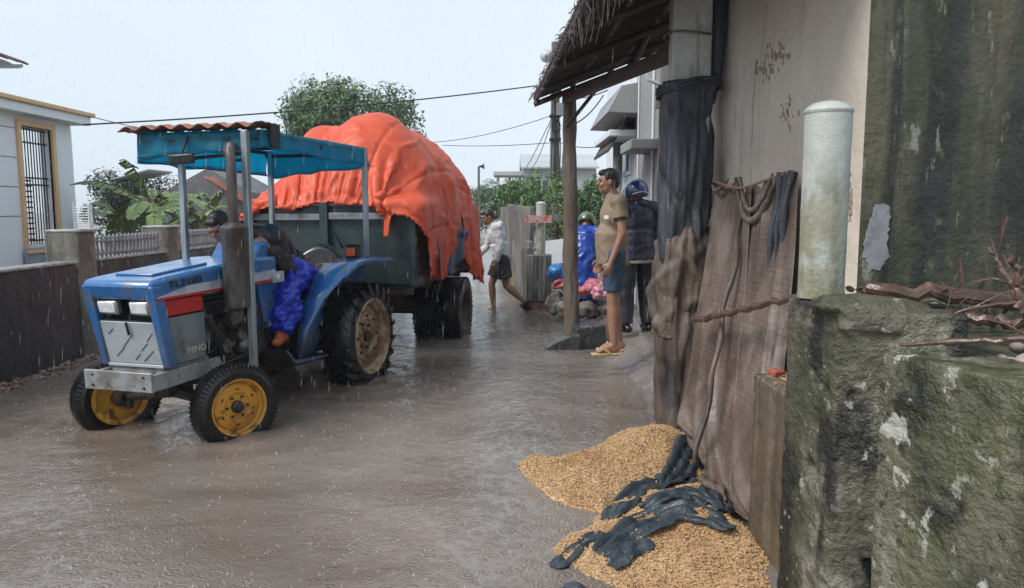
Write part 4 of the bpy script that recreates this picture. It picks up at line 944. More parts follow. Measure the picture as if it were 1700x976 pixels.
for cx, cy, sx, sy, n_ in ((1268, 115, 22, 14, 46), (1290, 88, 16, 12, 34), (1307, 190, 12, 26, 34), (1411, 330, 7, 40, 34)):
    mb = MB()
    for i in range(n_):
        p = wl(wallpt(cx+random.gauss(0, sx*.45), cy+random.gauss(0, sy*.55))); L2 = random.uniform(.012, .035)
        mb.box((-.001, p.y, p.z), (.004, L2*.5, L2), rotm(random.uniform(-25, 10), 0, random.uniform(-20, 20)))
    mb.build('flaked_patch', m_flake, t, bevel=.002)
mb = MB(); rg = random.Random(4)
pts = [((1440+ (px_-1455)*1.0), py_) for px_, py_ in [(1452, 338), (1475, 340), (1478, 362), (1472, 392), (1474, 425), (1462, 446), (1440, 450), (1434, 425), (1436, 392), (1443, 365)]]
fr = lambda px, py: (lambda r: (lambda t_: Vector((r.x*t_, r.y*t_, CH+r.z*t_)))((3.42-.064*1.573)/(r.y-.064*r.x)))(ray(px, py))
vs = []
for i in range(60):
    a_ = i/60*10; k_ = int(a_); f_ = a_-k_; p0_, p1_ = pts[k_ % 10], pts[(k_+1) % 10]
    q = fr(p0_[0]*(1-f_)+p1_[0]*f_+15+rg.gauss(0, 1.6), p0_[1]*(1-f_)+p1_[1]*f_+rg.gauss(0, 2)); vs.append(wl(q))
vs2 = [Vector((v.x, -.004, v.z)) for v in vs]+[Vector((v.x, .01, v.z)) for v in vs]
mb.add(vs2, [tuple(range(60))]+[(i, (i+1) % 60, 60+(i+1) % 60, 60+i) for i in range(60)])
mb.build('bare_patch', M('bare_render', (.25, .26, .28), .7, layers=[((.17, .17, .17), 12, .45, .62, .7)], bump=[(30, .004)]), t, smooth=False)
# --- eroded concrete pillar, garden wall, stub wall
m_erode = M('eroded_concrete', (.095, .088, .062), .6, layers=[((.25, .235, .19), 4.5, .54, .64, .7), ((.055, .06, .035), (5, 5, 1.6), .46, .6, .9), ((.012, .014, .012), (5, 5, 2), .48, .60, .95), ((.36, .35, .31), 16, .62, .67, .8), ((.06, .085, .035), 5, .58, .68, .7)], rl=(6, .12, .6), bump=[(9, .02), (30, .018), (85, .008)])  # dark algae tone, deepened to stand in for shade on the pillar front
m_erode2 = M('eroded_wall_face', (.135, .125, .088), .6, layers=[((.27, .26, .21), (5, 5, 2.4), .52, .62, .8), ((.045, .048, .028), (3.2, 3.2, .9), .46, .60, .85), ((.018, .02, .015), (6, 6, 4), .54, .62, .95), ((.46, .46, .42), (11, 11, 8), .58, .63, .85), ((.02, .022, .016), (22, 22, 16), .60, .65, .9), ((.12, .13, .06), 1.6, .5, .66, .5)], rl=(6, .12, .6), bump=[(8, .022), (28, .018), (80, .008)])
def erod(seed, a=.012, pit=.03):
    def f(p):
        q = p+Vector((seed, seed, 0)); v = noise.noise(q*5)*a+noise.noise(q*14)*a*.7+noise.noise(q*36)*a*.5-abs(noise.noise(q*22))*a*.9
        c_ = noise.noise(Vector((q.x*9, q.y*9, q.z*8))); 
        if c_ > .42: v -= (c_-.42)*pit*5
        return v
    return f
def slab(poly, z0, z1, name, mat, parent, vox=.016, seed=0, a=.012, pit=.03, extra=None):
    mb = MB(); mb.prism(poly, (0, 0, z0), (1, 0, 0), (0, 1, 0), (0, 0, z1-z0))
    if extra: extra(mb)
    return fuse(mb, name, mat, parent, vox, 2, erod(seed, a, pit))
def xt(mb):
    mb.ell((1.20, 2.52, 1.235), (.2, .14, .035)); mb.box((1.28, 2.50, 1.19), (.36, .30, .06), rotm(0, 3, -18))
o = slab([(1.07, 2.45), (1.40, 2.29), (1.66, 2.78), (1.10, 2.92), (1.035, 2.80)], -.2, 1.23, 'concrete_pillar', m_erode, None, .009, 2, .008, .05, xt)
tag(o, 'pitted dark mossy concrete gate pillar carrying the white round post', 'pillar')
o = slab([(1.190, 2.40), (1.345, 1.96), (1.62, 1.25), (1.85, 1.35), (1.62, 2.02), (1.46, 2.46)], -.2, 1.10, 'garden_wall', m_erode2, None, .009, 7, .006, .010)
tag(o, 'crumbling lichen spotted concrete wall in the right foreground corner', 'wall')
g0 = G(1240, 880, .03); m_brown = M('brown_wet_wall', (.115, .085, .058), .5, layers=[((.18, .15, .11), (6, 6, .8), .45, .62, .7), ((.06, .06, .035), (9, 9, .9), .5, .66, .8), ((.25, .22, .18), (5, 5, 3), .64, .72, .6)], rl=(4, .15, .55), bump=[(12, .01), (50, .003)])
def xb(mb):
    for i in range(16): mb.box((g0.x+.02+random.uniform(0, .2), 2.85+random.uniform(0, .42), .80+random.uniform(-.02, .03)), (random.uniform(.05, .12), random.uniform(.04, .1), .06), rotm(random.uniform(-20, 20), random.uniform(-20, 20), random.uniform(0, 90)))
o = slab([(g0.x, g0.y), (g0.x-.02, 2.62), (g0.x+.35, 2.6), (g0.x+.4, g0.y+.02)], -.2, .80, 'stub_wall', m_brown, None, .014, 11, .007, .01, xb)
tag(o, 'low brown wet stub wall with a broken rubble top, left of the mossy pillar', 'wall')
mb = MB()
for i in range(70):
    c_ = Vector((g0.x+random.uniform(.0, .2), random.uniform(2.85, 3.28), .83)); L2 = random.uniform(.03, .09); a_ = random.uniform(0, 6.28); d = Vector((math.cos(a_), math.sin(a_), random.uniform(-.3, .5)))*L2
    mb.tube([c_, c_+d*.5+Vector((0, 0, .01)), c_+d], .0016, 4)
tag(mb.build('straw_litter', M('straw', (.42, .30, .17), .7)), 'bits of straw caught on the broken top of the stub wall', 'straw', kind='stuff')
mb = MB(); mb.box((g0.x+.02, 3.2, .855), (.06, .05, .03), rotm(8, 5, 20)); tag(mb.build('brick_piece', M('brick', (.30, .08, .05), .7, bump=[(40, .004)]), bevel=.008), 'small red brick fragment on the broken stub wall top', 'brick')
# white round posts
m_wpost = M('white_limewash', (.42, .435, .40), .55, layers=[((.33, .36, .33), (6, 6, 1.2), .42, .62, .8), ((.20, .185, .11), (5, 5, 3), .42, .60, .95, (2, .2, .62)), ((.10, .11, .06), (9, 9, 4), .52, .66, .85, (2, .2, .6)), ((.30, .27, .22), (14, 14, 5), .63, .70, .8)], rl=(5, .25, .6), bump=[(11, .006), (45, .003)])
def rpost2(x, y, z, h_, r, label):
    mb = MB(); pr_ = [(r*1.02, 0), (r*1.02, .02)]+[(r, .03+k*(h_-.078)/24) for k in range(25)]+[(r*1.04, h_-.044), (r*1.05, h_-.036), (r*.97, h_-.026), (r*.75, h_-.011), (r*.4, h_-.003), (r*.05, h_)]
    mb.lathe(pr_, n=40, caps=True)
    for i, v in enumerate(mb.v):
        d = 1+.02*noise.noise(Vector(v)*8); mb.v[i] = (v[0]*d, v[1]*d, v[2])
    o = mb.build('round_post', m_wpost, None, loc=(x, y, z)); return tag(o, label, 'post')
q = A(1363, 470, 2.74); rpost2(q.x, 2.74, 1.235, 1.94-1.235, .080, 'whitewashed round post with a domed cap and mossy foot standing on the near pillar')
# rubble and dead branches behind the near wall
mb = MB()
for i in range(120):
    t_ = random.uniform(0, 1); x = 1.62+random.uniform(-.1, .45); y = 2.15+random.uniform(-.35, .35); r = random.uniform(.015, .045)
    mb.ell((x, y, 1.06+random.uniform(-.02, .04)), (r, r*random.uniform(.6, 1), r*random.uniform(.4, .8)), rotm(random.uniform(0, 90), random.uniform(0, 90), 0), 6, 4)
tag(mb.build('wall_rubble', M('pale_rubble', (.34, .28, .25), .6, layers=[((.16, .09, .07), 14, .45, .6, .8)]), ang=180), 'pale and pinkish rubble heaped on top of the foreground wall', 'rubble', kind='stuff')
MB().span((1.50, 1.7, .2), (2.3, 3.2, 1.04)).build('t', m_erode)
o = bpy.data.objects['t']; o.name = 'earth_bank'; o.data.name = 'earth_bank'; tag(o, 'dark earth filled bank between the foreground wall and mossy end wall', 'bank')
m_br = M('wet_bark', (.105, .06, .045), .5, layers=[((.06, .035, .03), 18, .45, .6, .8), ((.28, .17, .12), 9, .6, .7, .6)], rl=(9, .15, .5), bump=[(60, .003)])
def branch(pts, r0, r1, label, twigs=4, seed=1):
    rg = random.Random(seed); pts = [Vector(p) for p in pts]; mb = MB()
    def crv(ps, n=14):
        out = []
        for i in range(n+1):
            u = i/n*(len(ps)-1); k_ = min(int(u), len(ps)-2); out.append(ps[k_].lerp(ps[k_+1], u-k_)+Vector((rg.gauss(0, 1), rg.gauss(0, 1), rg.gauss(0, 1)))*r0*.35)
        return out
    c_ = crv(pts); mb.tube(c_, [r0+(r1-r0)*i/(len(c_)-1) for i in range(len(c_))], 8)
    d0 = (pts[-1]-pts[0]).normalized()
    for k_ in range(twigs):
        b_ = c_[int(rg.uniform(3, len(c_)-2))]; d = (d0*rg.uniform(.3, 1)+Vector((rg.gauss(0, .5), rg.gauss(0, .5), rg.gauss(.25, .5)))).normalized()*rg.uniform(.08, .2)
        mb.tube([b_, b_+d*.5+Vector((0, 0, .01)), b_+d], [r0*.35, r0*.25, r0*.1], 6)
        e = b_+d*.6; mb.tube([e, e+Vector((rg.gauss(0, .03), rg.gauss(0, .03), rg.gauss(.02, .03)))], [r0*.2, r0*.08], 5)
    return tag(mb.build('dead_branch', m_br), label, 'branch', 'dead branches on the foreground wall')
branch([A(1440, 478, 2.55), A(1580, 492, 2.5), A(1720, 505, 2.45)], .022, .030, 'thick reddish dead branch lying along the back of the pillar top', 3, 1)
branch([A(1490, 572, 2.28), A(1600, 566, 2.15), A(1730, 560, 2.05)], .006, .010, 'thin straight dead branch lying across the front of the rubble', 1, 2)
branch([A(1560, 520, 2.5), A(1650, 530, 2.4), A(1730, 536, 2.3)], .018, .018, 'dark branch in the hollow between wall and pillar top', 2, 3)
branch([A(1700, 520, 2.3), A(1672, 460, 2.35), A(1642, 412, 2.4)], .012, .005, 'upright forked dead twig rising above the rubble', 6, 4)
branch([A(1695, 512, 2.2), A(1690, 470, 2.2), A(1683, 425, 2.2)], .012, .008, 'short upright snapped stick at the right edge', 2, 5)
branch([A(1550, 548, 2.35), A(1580, 520, 2.35), A(1690, 500, 2.3)], .007, .006, 'thin curved twig arching over the pillar corner', 4, 6)
branch([A(1700, 478, 2.35), A(1650, 462, 2.4), A(1615, 468, 2.45)], .006, .003, 'small red twig pointing left from the forked twig', 3, 7)
mb = MB()
for i in range(14): mb.ell((A(1435, 468, 2.75).x+random.gauss(0, .03), 2.72+random.gauss(0, .02), 1.262+random.uniform(0, .012)), (.03, .016, .008), rotm(random.uniform(-20, 20), random.uniform(-20, 20), random.uniform(0, 180)), 7, 4)
tag(mb.build('dead_leaves', M('dead_leaf', (.10, .055, .035), .5)), 'few dark dead leaves on the pillar top by the white post', 'leaves', kind='stuff')
# --- front pillar of the building with cloth wraps
m_pil = M('pale_concrete', (.48, .48, .46), .65, layers=[((.22, .21, .19), (4, 4, 1), .45, .62, .8), ((.58, .59, .58), 3, .5, .7, .6), ((.12, .11, .095), (9, 9, 1.2), .6, .72, .7)], rl=(4, .3, .7), bump=[(9, .01), (40, .003)])
PC = Vector((1.215, 5.30, 0))
o = MB().box((0, 0, 2.6), (.26, .26, 5.6)).build('square_pillar', m_pil, None, bevel=.012, loc=tuple(PC)); o.rotation_euler = (0, 0, R(-6))
tag(o, 'pale square concrete pillar wrapped in cloth, in front of the beige wall', 'pillar')
m_blk = M('black_netting', (.028, .031, .040), .5, layers=[((.055, .065, .085), (5, 5, 1), .42, .62, .8), ((.10, .075, .055), (4, 4, 1.5), .55, .7, .75, (2, .9, 1.7))], rl=(6, .42, .72), bump=[((9, 9, 3), .012), ((4, 4, 90), .004), (60, .003)])
m_sack = M('brown_sacking', (.150, .112, .094), .6, layers=[((.235, .19, .165), (5, 5, 2), .42, .62, .8), ((.06, .045, .04), (7, 7, 2), .5, .66, .8), ((.09, .06, .045), (2, 2, 2), .4, .6, .7)], rl=(5, .25, .65), bump=[((3, 3, 62), .007), ((9, 9, 4), .012), ((50, 50, 12), .002)])
def wrap(name, mat, z0, z1, rfun, cfun, label, n=90, m_=90, seed=0, thick=.006):
    mb = MB()
    for i in range(n):
        u = i/(n-1); z = z0+(z1-z0)*u; c_ = cfun(u)
        for j in range(m_):
            a_ = 2*math.pi*j/m_; sq = (abs(math.cos(a_))**3.2+abs(math.sin(a_))**3.2)**(-1/3.2)
            r = rfun(u, a_)*sq; p = Vector((math.cos(a_)*2.2, math.sin(a_)*2.2, z*1.1+seed))
            f = -abs(noise.noise(p+Vector((0, 0, seed))))*.05+.02*noise.noise(p*2.6)+.006*noise.noise(p*8)
            # sagging diagonal creases
            f += -.02*max(0, math.sin((z*9+a_*1.3+2*noise.noise(p*.7))))**6
            r += f*1.0; mb.v.append((c_.x+r*math.cos(a_), c_.y+r*math.sin(a_), z+.012*noise.noise(p*3)))
    for i in range(n-1):
        for j in range(m_): mb.f.append((i*m_+j, i*m_+(j+1) % m_, (i+1)*m_+(j+1) % m_, (i+1)*m_+j)); mb.mi.append(0)
    o = mb.build(name, mat, None, solid=thick, ang=180); return tag(o, label, 'cloth')
wrap('black_wrap', m_blk, 2.42, .80, lambda u, a_: .172+.012*math.sin(u*3.1)+.025*math.exp(-((u-.02)/.03)**2), lambda u: PC+Vector((-.012-.01*u, -.01, 0)), 'black wet netting wrapped round the upper part of the square pillar', seed=1)
# loose folds of sacking on the pillar
def bez(ps, n=30):
    ps = [Vector(p) for p in ps]; out = []
    for i in range(n+1):
        u = i/n*(len(ps)-1); k_ = min(int(u), len(ps)-2); f = u-k_
        a_, b_, c_, d_ = ps[max(k_-1, 0)], ps[k_], ps[k_+1], ps[min(k_+2, len(ps)-1)]
        out.append(.5*((2*b_)+(c_-a_)*f+(2*a_-5*b_+4*c_-d_)*f*f+(3*b_-a_-3*c_+d_)*f**3))
    return out
def frf(u, a_):
    lf = math.exp(-((abs(a_-3.35))/.75)**2)   # the outer left corner of the netting stays bare higher up
    z = 1.46-.78*u; r = .192+.018*math.sin(u*3.1)
    r += .034*max(0, math.sin(z*9+a_*2.1+1.2*noise.noise(Vector((a_*1.0, z*2.5, 2)))))**3+.012*max(0, math.sin(z*19-a_*2.4+2))**3
    r -= .11*lf*max(0, 1-u*2.2)
    return r*(1-.10*u)*min(1, .70+u*2.6)
m_sackd = M('dark_wet_sacking', (.085, .062, .05), .5, layers=[((.15, .115, .095), (5, 5, 2), .45, .64, .8), ((.035, .032, .035), (4, 4, 2), .5, .66, .8)], rl=(5, .45, .75), bump=[((4, 4, 90), .003), ((10, 10, 5), .012)])
wrap('sack_folds', m_sackd, 1.46, .68, frf, lambda u: PC+Vector((-.01-.02*u, -.02, 0)), 'loose crumpled folds of brown sacking slumped round the pillar at waist height', n=110, m_=110, seed=9)
wrap('brown_wrap', m_sackd, 1.02, .05, lambda u, a_: .205-.03*min(1, u*1.4)+.012*math.sin(u*9+a_), lambda u: PC+Vector((-.01-.02*min(1, u*1.2), -.02, 0)), 'sagging brown sacking wrapped round the foot of the square pillar', seed=6)
mb = MB()
for k in range(3):
    mb.tube([PC+Vector((.205*math.cos(a_*.2618)*(1.05), .205*math.sin(a_*.2618)*1.05, 2.36+k*.022+.03*math.sin(a_*.2618+2)+.006*math.sin(a_+k))) for a_ in range(25)], .010, 6)
tag(mb.build('tie_band', m_blk), 'twisted dark band tied round the pillar where the black netting starts', 'band')
mb = MB(); mb.tube([PC+Vector((.172*math.cos(a_*.2618), .172*math.sin(a_*.2618), 2.73+.012*math.sin(a_*.5+1))) for a_ in range(25)], .009, 6)
tag(mb.build('upper_band', m_sack), 'thin brown band round the bare pale concrete above the netting', 'band')
def rl_(u, v):
    a_ = 6.2832*v; z = 5.0-2.72*u; r = .055+.012*noise.noise(Vector((math.cos(a_)*2, math.sin(a_)*2, z*3)))+.01*math.sin(z*5)
    r *= (1 if u < .93 else max(.2, 1-(u-.93)*9)); return (1.392+.02*math.sin(z*2.2)+r*math.cos(a_), 5.28+r*1.5*math.sin(a_), z)
tag(MB().grid(rl_, 70, 26).build('hanging_cloth', m_blk, None, ang=180), 'dark rolled cloth hanging high between the pillar and the beige wall', 'cloth')
# --- hanging sacking sheets on the building wall
def sheet(name, mat, T0, T1, B0, B1, n, m_, slack, pins, seed, label, steps=90):
    rs_ = np.random.RandomState(seed); T0, T1, B0, B1 = [np.array(p) for p in (T0, T1, B0, B1)]
    v = np.linspace(0, 1, n)[:, None, None]; u = np.linspace(0, 1, m_)[None, :, None]
    P = (T0*(1-u)+T1*u)*(1-v)+(B0*(1-u)+B1*u)*v
    nn = np.cross((T1-T0), (B0+B1-T0-T1)/2); nn /= np.linalg.norm(nn); 
    if nn[0] > 0: nn = -nn
    top = np.linalg.norm(T1-T0); bot = np.linalg.norm(B1-B0); L1 = np.linalg.norm((B0+B1-T0-T1)/2)
    P = P+nn*(.035+.02*rs_.randn(n, m_, 1)*0+.02*np.sin(u*11+seed+v*4)*np.sin(v*5+u*3)+.008*rs_.randn(n, m_, 1))
    pin = np.zeros((n, m_), bool); pin[-1, :] = True; 
    for p_ in pins: k_ = int(p_*(m_-1)); pin[0, max(0, k_-0):k_+1] = True
    def col_(Q):
        vv = None; d = ((Q-(T0+nn*.004))@nn)
        # support: bilinear plane approximated through T0, T1 and the mean bottom
        Q = Q.copy(); i = d < 0; Q[i] -= nn*d[i][:, None]; z = Q[:, 2] < .07; Q[z, 2] = .07; return Q
    wid = (top+bot)/2
    sh_ = ((T0*(1-u)+T1*u)*(1-v)+(B0*(1-u)+B1*u)*v); mid_ = sh_.mean(1, keepdims=True); sh_ = mid_+(sh_-mid_)*slack
    P = cloth(P, None, pin, col_, sh_, steps=steps, iters=14, g=1.2, dt=1/30, bend=.02, fric=.5, damp=.94)
    return tag(cloth_obj(P, name, mat, None, None, 1, .005), label, 'sacking')
S0, S1, S2 = wallpt(1205, 300), wallpt(1256, 308), wallpt(1346, 284); off = Vector((-.035, 0, 0))
b0 = G(1152, 735, .12); b1 = G(1165, 800, .10); b2 = Vector((1.32, 2.98, .05))
sheet('hanging_sack_sheet', m_sack, S1+off, S2+off, b1, b2, 56, 40, 1.06, (0, .2, .5, .75, 1), 3, 'wide ribbed brown sacking sheet hanging from a cord on the beige wall')
sheet('hanging_sack_sheet', m_sack, S0+off*1.3, S1.lerp(S2, .15)+off*.9, b0, b1.lerp(b2, .30)+Vector((.01, 0, 0)), 56, 28, 1.06, (0, .5, 1), 5, 'narrow brown sacking sheet hanging just right of the wrapped pillar')
def bez(ps, n=30):
    ps = [Vector(p) for p in ps]; out = []
    for i in range(n+1):
        u = i/n*(len(ps)-1); k_ = min(int(u), len(ps)-2); f = u-k_
        a_, b_, c_, d_ = ps[max(k_-1, 0)], ps[k_], ps[k_+1], ps[min(k_+2, len(ps)-1)]
        out.append(.5*((2*b_)+(c_-a_)*f+(2*a_-5*b_+4*c_-d_)*f*f+(3*b_-a_-3*c_+d_)*f**3))
    return out
fw = Vector((-.10, -.02, 0))
def on_s(px, py, k_): # point on the leaning sheet
    a_ = S1.lerp(b1, k_); return Vector((a_.x-.05, a_.y, a_.z))
mb = MB(); mb.tube([on_s(0, 0, k_/20)+Vector((.012*math.sin(k_*1.3), .02*math.sin(k_*.8), 0)) for k_ in range(20)], [.011+.008*abs(math.sin(k_)) for k_ in range(20)], 8)
tag(mb.build('rolled_edge', m_sackd, ang=180), 'dark rolled cloth edge running down between the two sacking sheets', 'cloth')
mb = MB(); c_ = bez([S0+fw, S1+fw*1.2+Vector((0, 0, -.015)), S1.lerp(S2, .5)+fw+Vector((0, 0, -.01)), S2+fw], 30); mb.tube(c_, .008, 6)
tag(mb.build('cord', M('pinkish_cord', (.28, .15, .11), .6)), 'thin pinkish cord from which the sacking sheets hang', 'cord')
# swags: loops of sacking at the top
for (a0_, a1_, dp, th, lb_) in ((.36, .86, .26, .021, 'drooping loop of dark twisted sacking near the white post'), (.42, .80, .20, .016, 'smaller inner loop of twisted sacking'), (.0, .25, .07, .014, 'short twisted swag at the left end of the cord')):
    p0_ = S0.lerp(S2, a0_)+fw; p1_ = S0.lerp(S2, a1_)+fw
    c_ = [p0_.lerp(p1_, i/20)-Vector((.02*math.sin(i/20*3.14), 0, dp*math.sin(math.pi*i/20)**.8)) for i in range(21)]
    mb = MB(); mb.tube(c_, [th*(.55+.45*math.sin(math.pi*i/20)+.15*math.sin(i*2.1)) for i in range(21)], 10); tag(mb.build('sack_swag', m_sack, ang=180), lb_, 'sacking')
for k_, (u0, w_) in enumerate(((.88, .018), (.93, .014), (.98, .02))):
    p = S0.lerp(S2, u0)+fw; mb = MB(); mb.tube([p+Vector((.01*math.sin(i+k_)-.006*i, 0, -i*.075)) for i in range(12)], [w_*(1+.3*math.sin(i*1.7+k_)) for i in range(12)], 8)
    tag(mb.build('sack_tail', m_blk, ang=180), ['leftmost of the three dark cloth tails hanging beside the white post', 'middle of the three dark cloth tails hanging beside the white post', 'rightmost of the three dark cloth tails hanging beside the white post'][k_], 'cloth')
branch([A(1152, 532, 4.6), A(1230, 515, 3.9), A(1325, 492, 3.05)], .020, .015, 'long crooked stick leaning across the sacking sheets', 0, 9)['group'] = 'sticks'
bpy.data.objects[-1] if False else None
# --- awning over the lane
E0 = A(885, 162, 8.75); EN = Vector((.475, 3.1, E0.z))
sl_ = .385
def rp(u, v):  # u: along street far->near, v: up the slope
    e = E0.lerp(EN, u); W_ = (1.55 if e.y > 5.62 else (BX(e.y)-e.x-.01)); 
    return Vector((e.x+W_*v, e.y+.02*v, e.z+W_*v*sl_))
t = empty('lean_to_awning', (.66, 8.45, 0), 0, 'dark ribbed lean-to awning over the lane with ragged fringe hanging at its eave', 'awning')
lt_ = Vector((.66, 8.45, 0))
m_beam = M('dark_beam', (.05, .04, .035), .6, layers=[((.12, .10, .085), (3, 3, 3), .5, .68, .7)], bump=[((30, 30, 30), .004)])
m_awn = M('dark_fibre_sheet', (.11, .092, .082), .65, layers=[((.13, .11, .10), (2, 9, 2), .45, .65, .7), ((.02, .017, .016), 4, .45, .6, .7)], bump=[(30, .005)])
mb = MB()
def rsurf(u, v):
    p = rp(u, v); p = p+Vector((0, 0, .012*math.sin(u*(E0.y-EN.y)*2*math.pi/.085)+.02*noise.noise(Vector((u*7, v*3, 0))))); return p-lt_
mb.grid(rsurf, 800, 10); mb.build('roof_sheet', m_awn, t, solid=.012, ang=180)
mb = MB()
for v in (.02, .28, .55, .82):
    a_, b_ = rp(0.01, v), rp(.44, v); a2, b2_ = rp(.46, v), rp(.99, v)
    for (p, q) in ((a_, b_), (a2, b2_)): mb.tube([p-lt_-Vector((0, 0, .05)), (p+q)/2-lt_-Vector((0, 0, .055)), q-lt_-Vector((0, 0, .05))], .024, 8)
each(mb, 'purlin', m_awn, t)
mb = MB()
for u in (.03, .2, .40, .62, .85): p, q = rp(u, .0), rp(u, 1); mb.tube([p-lt_-Vector((0, 0, .10)), q-lt_-Vector((0, 0, .10))], .03, 8)
each(mb, 'rafter', m_beam, t)
mb = MB()
for i_ in range(46):
    u = (i_+.5)/46; p, q = rp(u, .0), rp(u, .99); mb.tube([p-lt_-Vector((0, 0, .030)), (p+q)/2-lt_-Vector((0, 0, .035)), q-lt_-Vector((0, 0, .030))], .011, 6)
each(mb, 'batten', m_beam, t)
pb0 = A(938, 164, 8.4)-lt_; pb1 = A(1122, 88, 5.45)-lt_
mb = MB(); dd = pb1-pb0; rt = dd.to_track_quat('X', 'Z').to_matrix(); mb.box((pb0+pb1)/2, (dd.length, .07, .10), rt); mb.build('beam', m_beam, t, bevel=.008)
pq = A(1045, 118, 6.6)-lt_; mb = MB(); mb.tube([pq, pq+Vector((.30, .3, .62))], .04, 8); mb.tube([pb0+Vector((.02, 0, -.3)), pb0+Vector((.35, -.5, .1))], .02, 6); each(mb, 'brace', m_beam, t)
rgf = random.Random(12); m_frg = M('grey_fringe', (.13, .115, .105), .7, layers=[((.25, .23, .22), 9, .5, .65, .8), ((.05, .045, .04), 7, .45, .6, .8)])
mb = MB()
for i in range(210):
    u = rgf.random(); p = rp(u, rgf.uniform(-.02, .06 if rgf.random() < .6 else .22)); L2 = (.03+.42*u**1.2)*rgf.uniform(.2, 1.15); w_ = rgf.uniform(.002, .005)
    c_ = [p-lt_+Vector((.012*noise.noise(Vector((i, k_*.8, 0)))*k_, .015*noise.noise(Vector((i, k_*.8, 9)))*k_, .03-L2*k_/6)) for k_ in range(7)]; a_ = rgf.uniform(0, 3.14); wd = Vector((math.cos(a_), math.sin(a_), 0))*w_
    vs = [];
    for k_, c__ in enumerate(c_): ww = wd*(1 if k_ < 5 else .5); vs += [c__-ww, c__+Vector((wd.y, -wd.x, 0))*.5, c__+ww]
    mb.add(vs, [(k_*3+j, k_*3+j+1, k_*3+j+4, k_*3+j+3) for k_ in range(6) for j in range(2)]+[(k_*3, k_*3+2, k_*3+5, k_*3+3) for k_ in range(6)])
f_ = mb.build('fringe', m_frg, t, ang=180); f_['kind'] = 'stuff'
mb = MB()
for i in range(60):
    u = rgf.random()**.9; p = rp(u, -.01); d = Vector((rgf.uniform(-.05, .0), rgf.uniform(-.03, .03), rgf.uniform(-.07, .0))); mb.tube([p-lt_, p-lt_+d*.6+Vector((0, 0, .01)), p-lt_+d], [.005, .004, .001], 5)
f_ = mb.build('eave_thatch', m_frg, t, ang=180); f_['kind'] = 'stuff'
# wooden post and its stone
m_wood = M('weathered_wood', (.135, .105, .08), .6, layers=[((.24, .20, .165), (9, 9, 1.1), .46, .62, .8), ((.05, .04, .032), (12, 12, 1.4), .5, .64, .85), ((.10, .09, .05), (3, 3, 1), .5, .7, .6)], rl=(5, .3, .7), bump=[((22, 22, 2), .010), ((50, 50, 12), .003)])
q = G(946, 556, .12); PX = q.x; PY = q.y
mb = MB()
pts_ = [Vector((PX+.006*math.sin(k_*.9)-.003*k_+.02, PY+.005*math.sin(k_*1.7), .0+k_*(E0.z-.02)/16)) for k_ in range(17)]
mb.tube(pts_, [.094-.0012*k_+.006*math.sin(k_*2.3) for k_ in range(17)], 18)
tag(mb.build('wooden_post', m_wood, ang=60), 'rough weathered wooden post holding up the eave of the awning', 'post')
m_stone = M('dark_wet_stone', (.06, .06, .062), .35, layers=[((.14, .14, .14), 4, .5, .66, .7), ((.03, .03, .03), 9, .45, .6, .7)], rl=(4, .08, .4), bump=[(10, .012)])
mb = MB(); mb.box((PX+.18, PY-.05, .12), (.34, .42, .30), rotm(3, -4, 14)); mb.prism([(0, 0), (.42, 0), (.42, .17), (.30, .18), (.02, .05)], (PX-.32, PY-.32, -.02), (1, 0, 0), (0, 0, 1), (.05, .42, 0))
tag(fuse(mb, 'stone_block', m_stone, None, .015, 2, erod(5, .01, .01)), 'dark wet stone block and wedge at the foot of the wooden post', 'stone')
# --- fence
m_plank = M('grey_fence_slab', (.12, .11, .105), .65, layers=[((.20, .19, .18), (6, 6, .9), .45, .62, .8), ((.05, .05, .045), (7, 7, 1), .5, .66, .8), ((.20, .16, .06), (2, 2, 2), .6, .7, .6)], bump=[((16, 16, 2), .012)])
f0 = G(878, 505, 0); f1 = G(838, 452, 0)
t = empty('plank_fence', f0, 0, 'crooked fence of tall grey weathered slabs running away beside the street', 'fence')
rg = random.Random(3); nP = 19
for i in range(nP):
    k_ = i/(nP-1); p = f0.lerp(f1, k_)-f0; tall = (i % 3 != 1); h_ = (1.58 if tall else 1.0)+rg.uniform(-.10, .12)
    if i < 2: h_ = .95+.1*i
    mb = MB(); wd = rg.uniform(.26, .38)
    mb.prism([(-wd/2, -.2), (wd/2, -.2), (wd/2+rg.uniform(-.03, .01), h_-rg.uniform(0, .08)), (0, h_), (-wd/2+rg.uniform(0, .03), h_-rg.uniform(0, .1))], (p.x-.04+rg.uniform(-.04, .04), p.y, 0), (rg.uniform(-.75, -.25), .8, 0), (rg.uniform(-.03, .03), rg.uniform(-.03, .03), 1), (.09, .02, 0))
    mb.build('plank', m_plank, t, bevel=.012)
mb = MB(); mb.tube([Vector((.1, .2, .9)), (f1-f0)*.5+Vector((.1, 0, 1.0)), (f1-f0)+Vector((.1, 0, .9))], .03, 8); mb.build('rail', m_plank, t)
q = G(896, 515, 0); t = empty('fence_pillar', (q.x, q.y+.2, 0), R(-4), 'dark ribbed concrete pillar with a brick red foot at the near end of the fence', 'pillar')
mb = MB(); mb.box((0, 0, .50), (.38, .38, .72)); 
for i in range(6): mb.box((-.16+.064*i, -.195, .5), (.012, .012, .70))
mb.build('pillar_shaft', M('ribbed_dark_concrete', (.10, .10, .095), .6, layers=[((.2, .19, .18), (9, 9, 1.2), .5, .66, .8), ((.04, .04, .035), (8, 8, 1), .45, .6, .8)], bump=[((14, 14, 3), .012)]), t, bevel=.012)
MB().box((0, 0, -.03), (.35, .35, .34)).build('pillar_foot', M('brick_red_foot', (.17, .07, .055), .6, layers=[((.06, .05, .045), 5, .45, .6, .8)], bump=[(14, .01)]), t, bevel=.01)
rpost2(q.x+.02, q.y+.2, .86, .84, .075, 'white round post standing on the dark fence pillar in the distance')
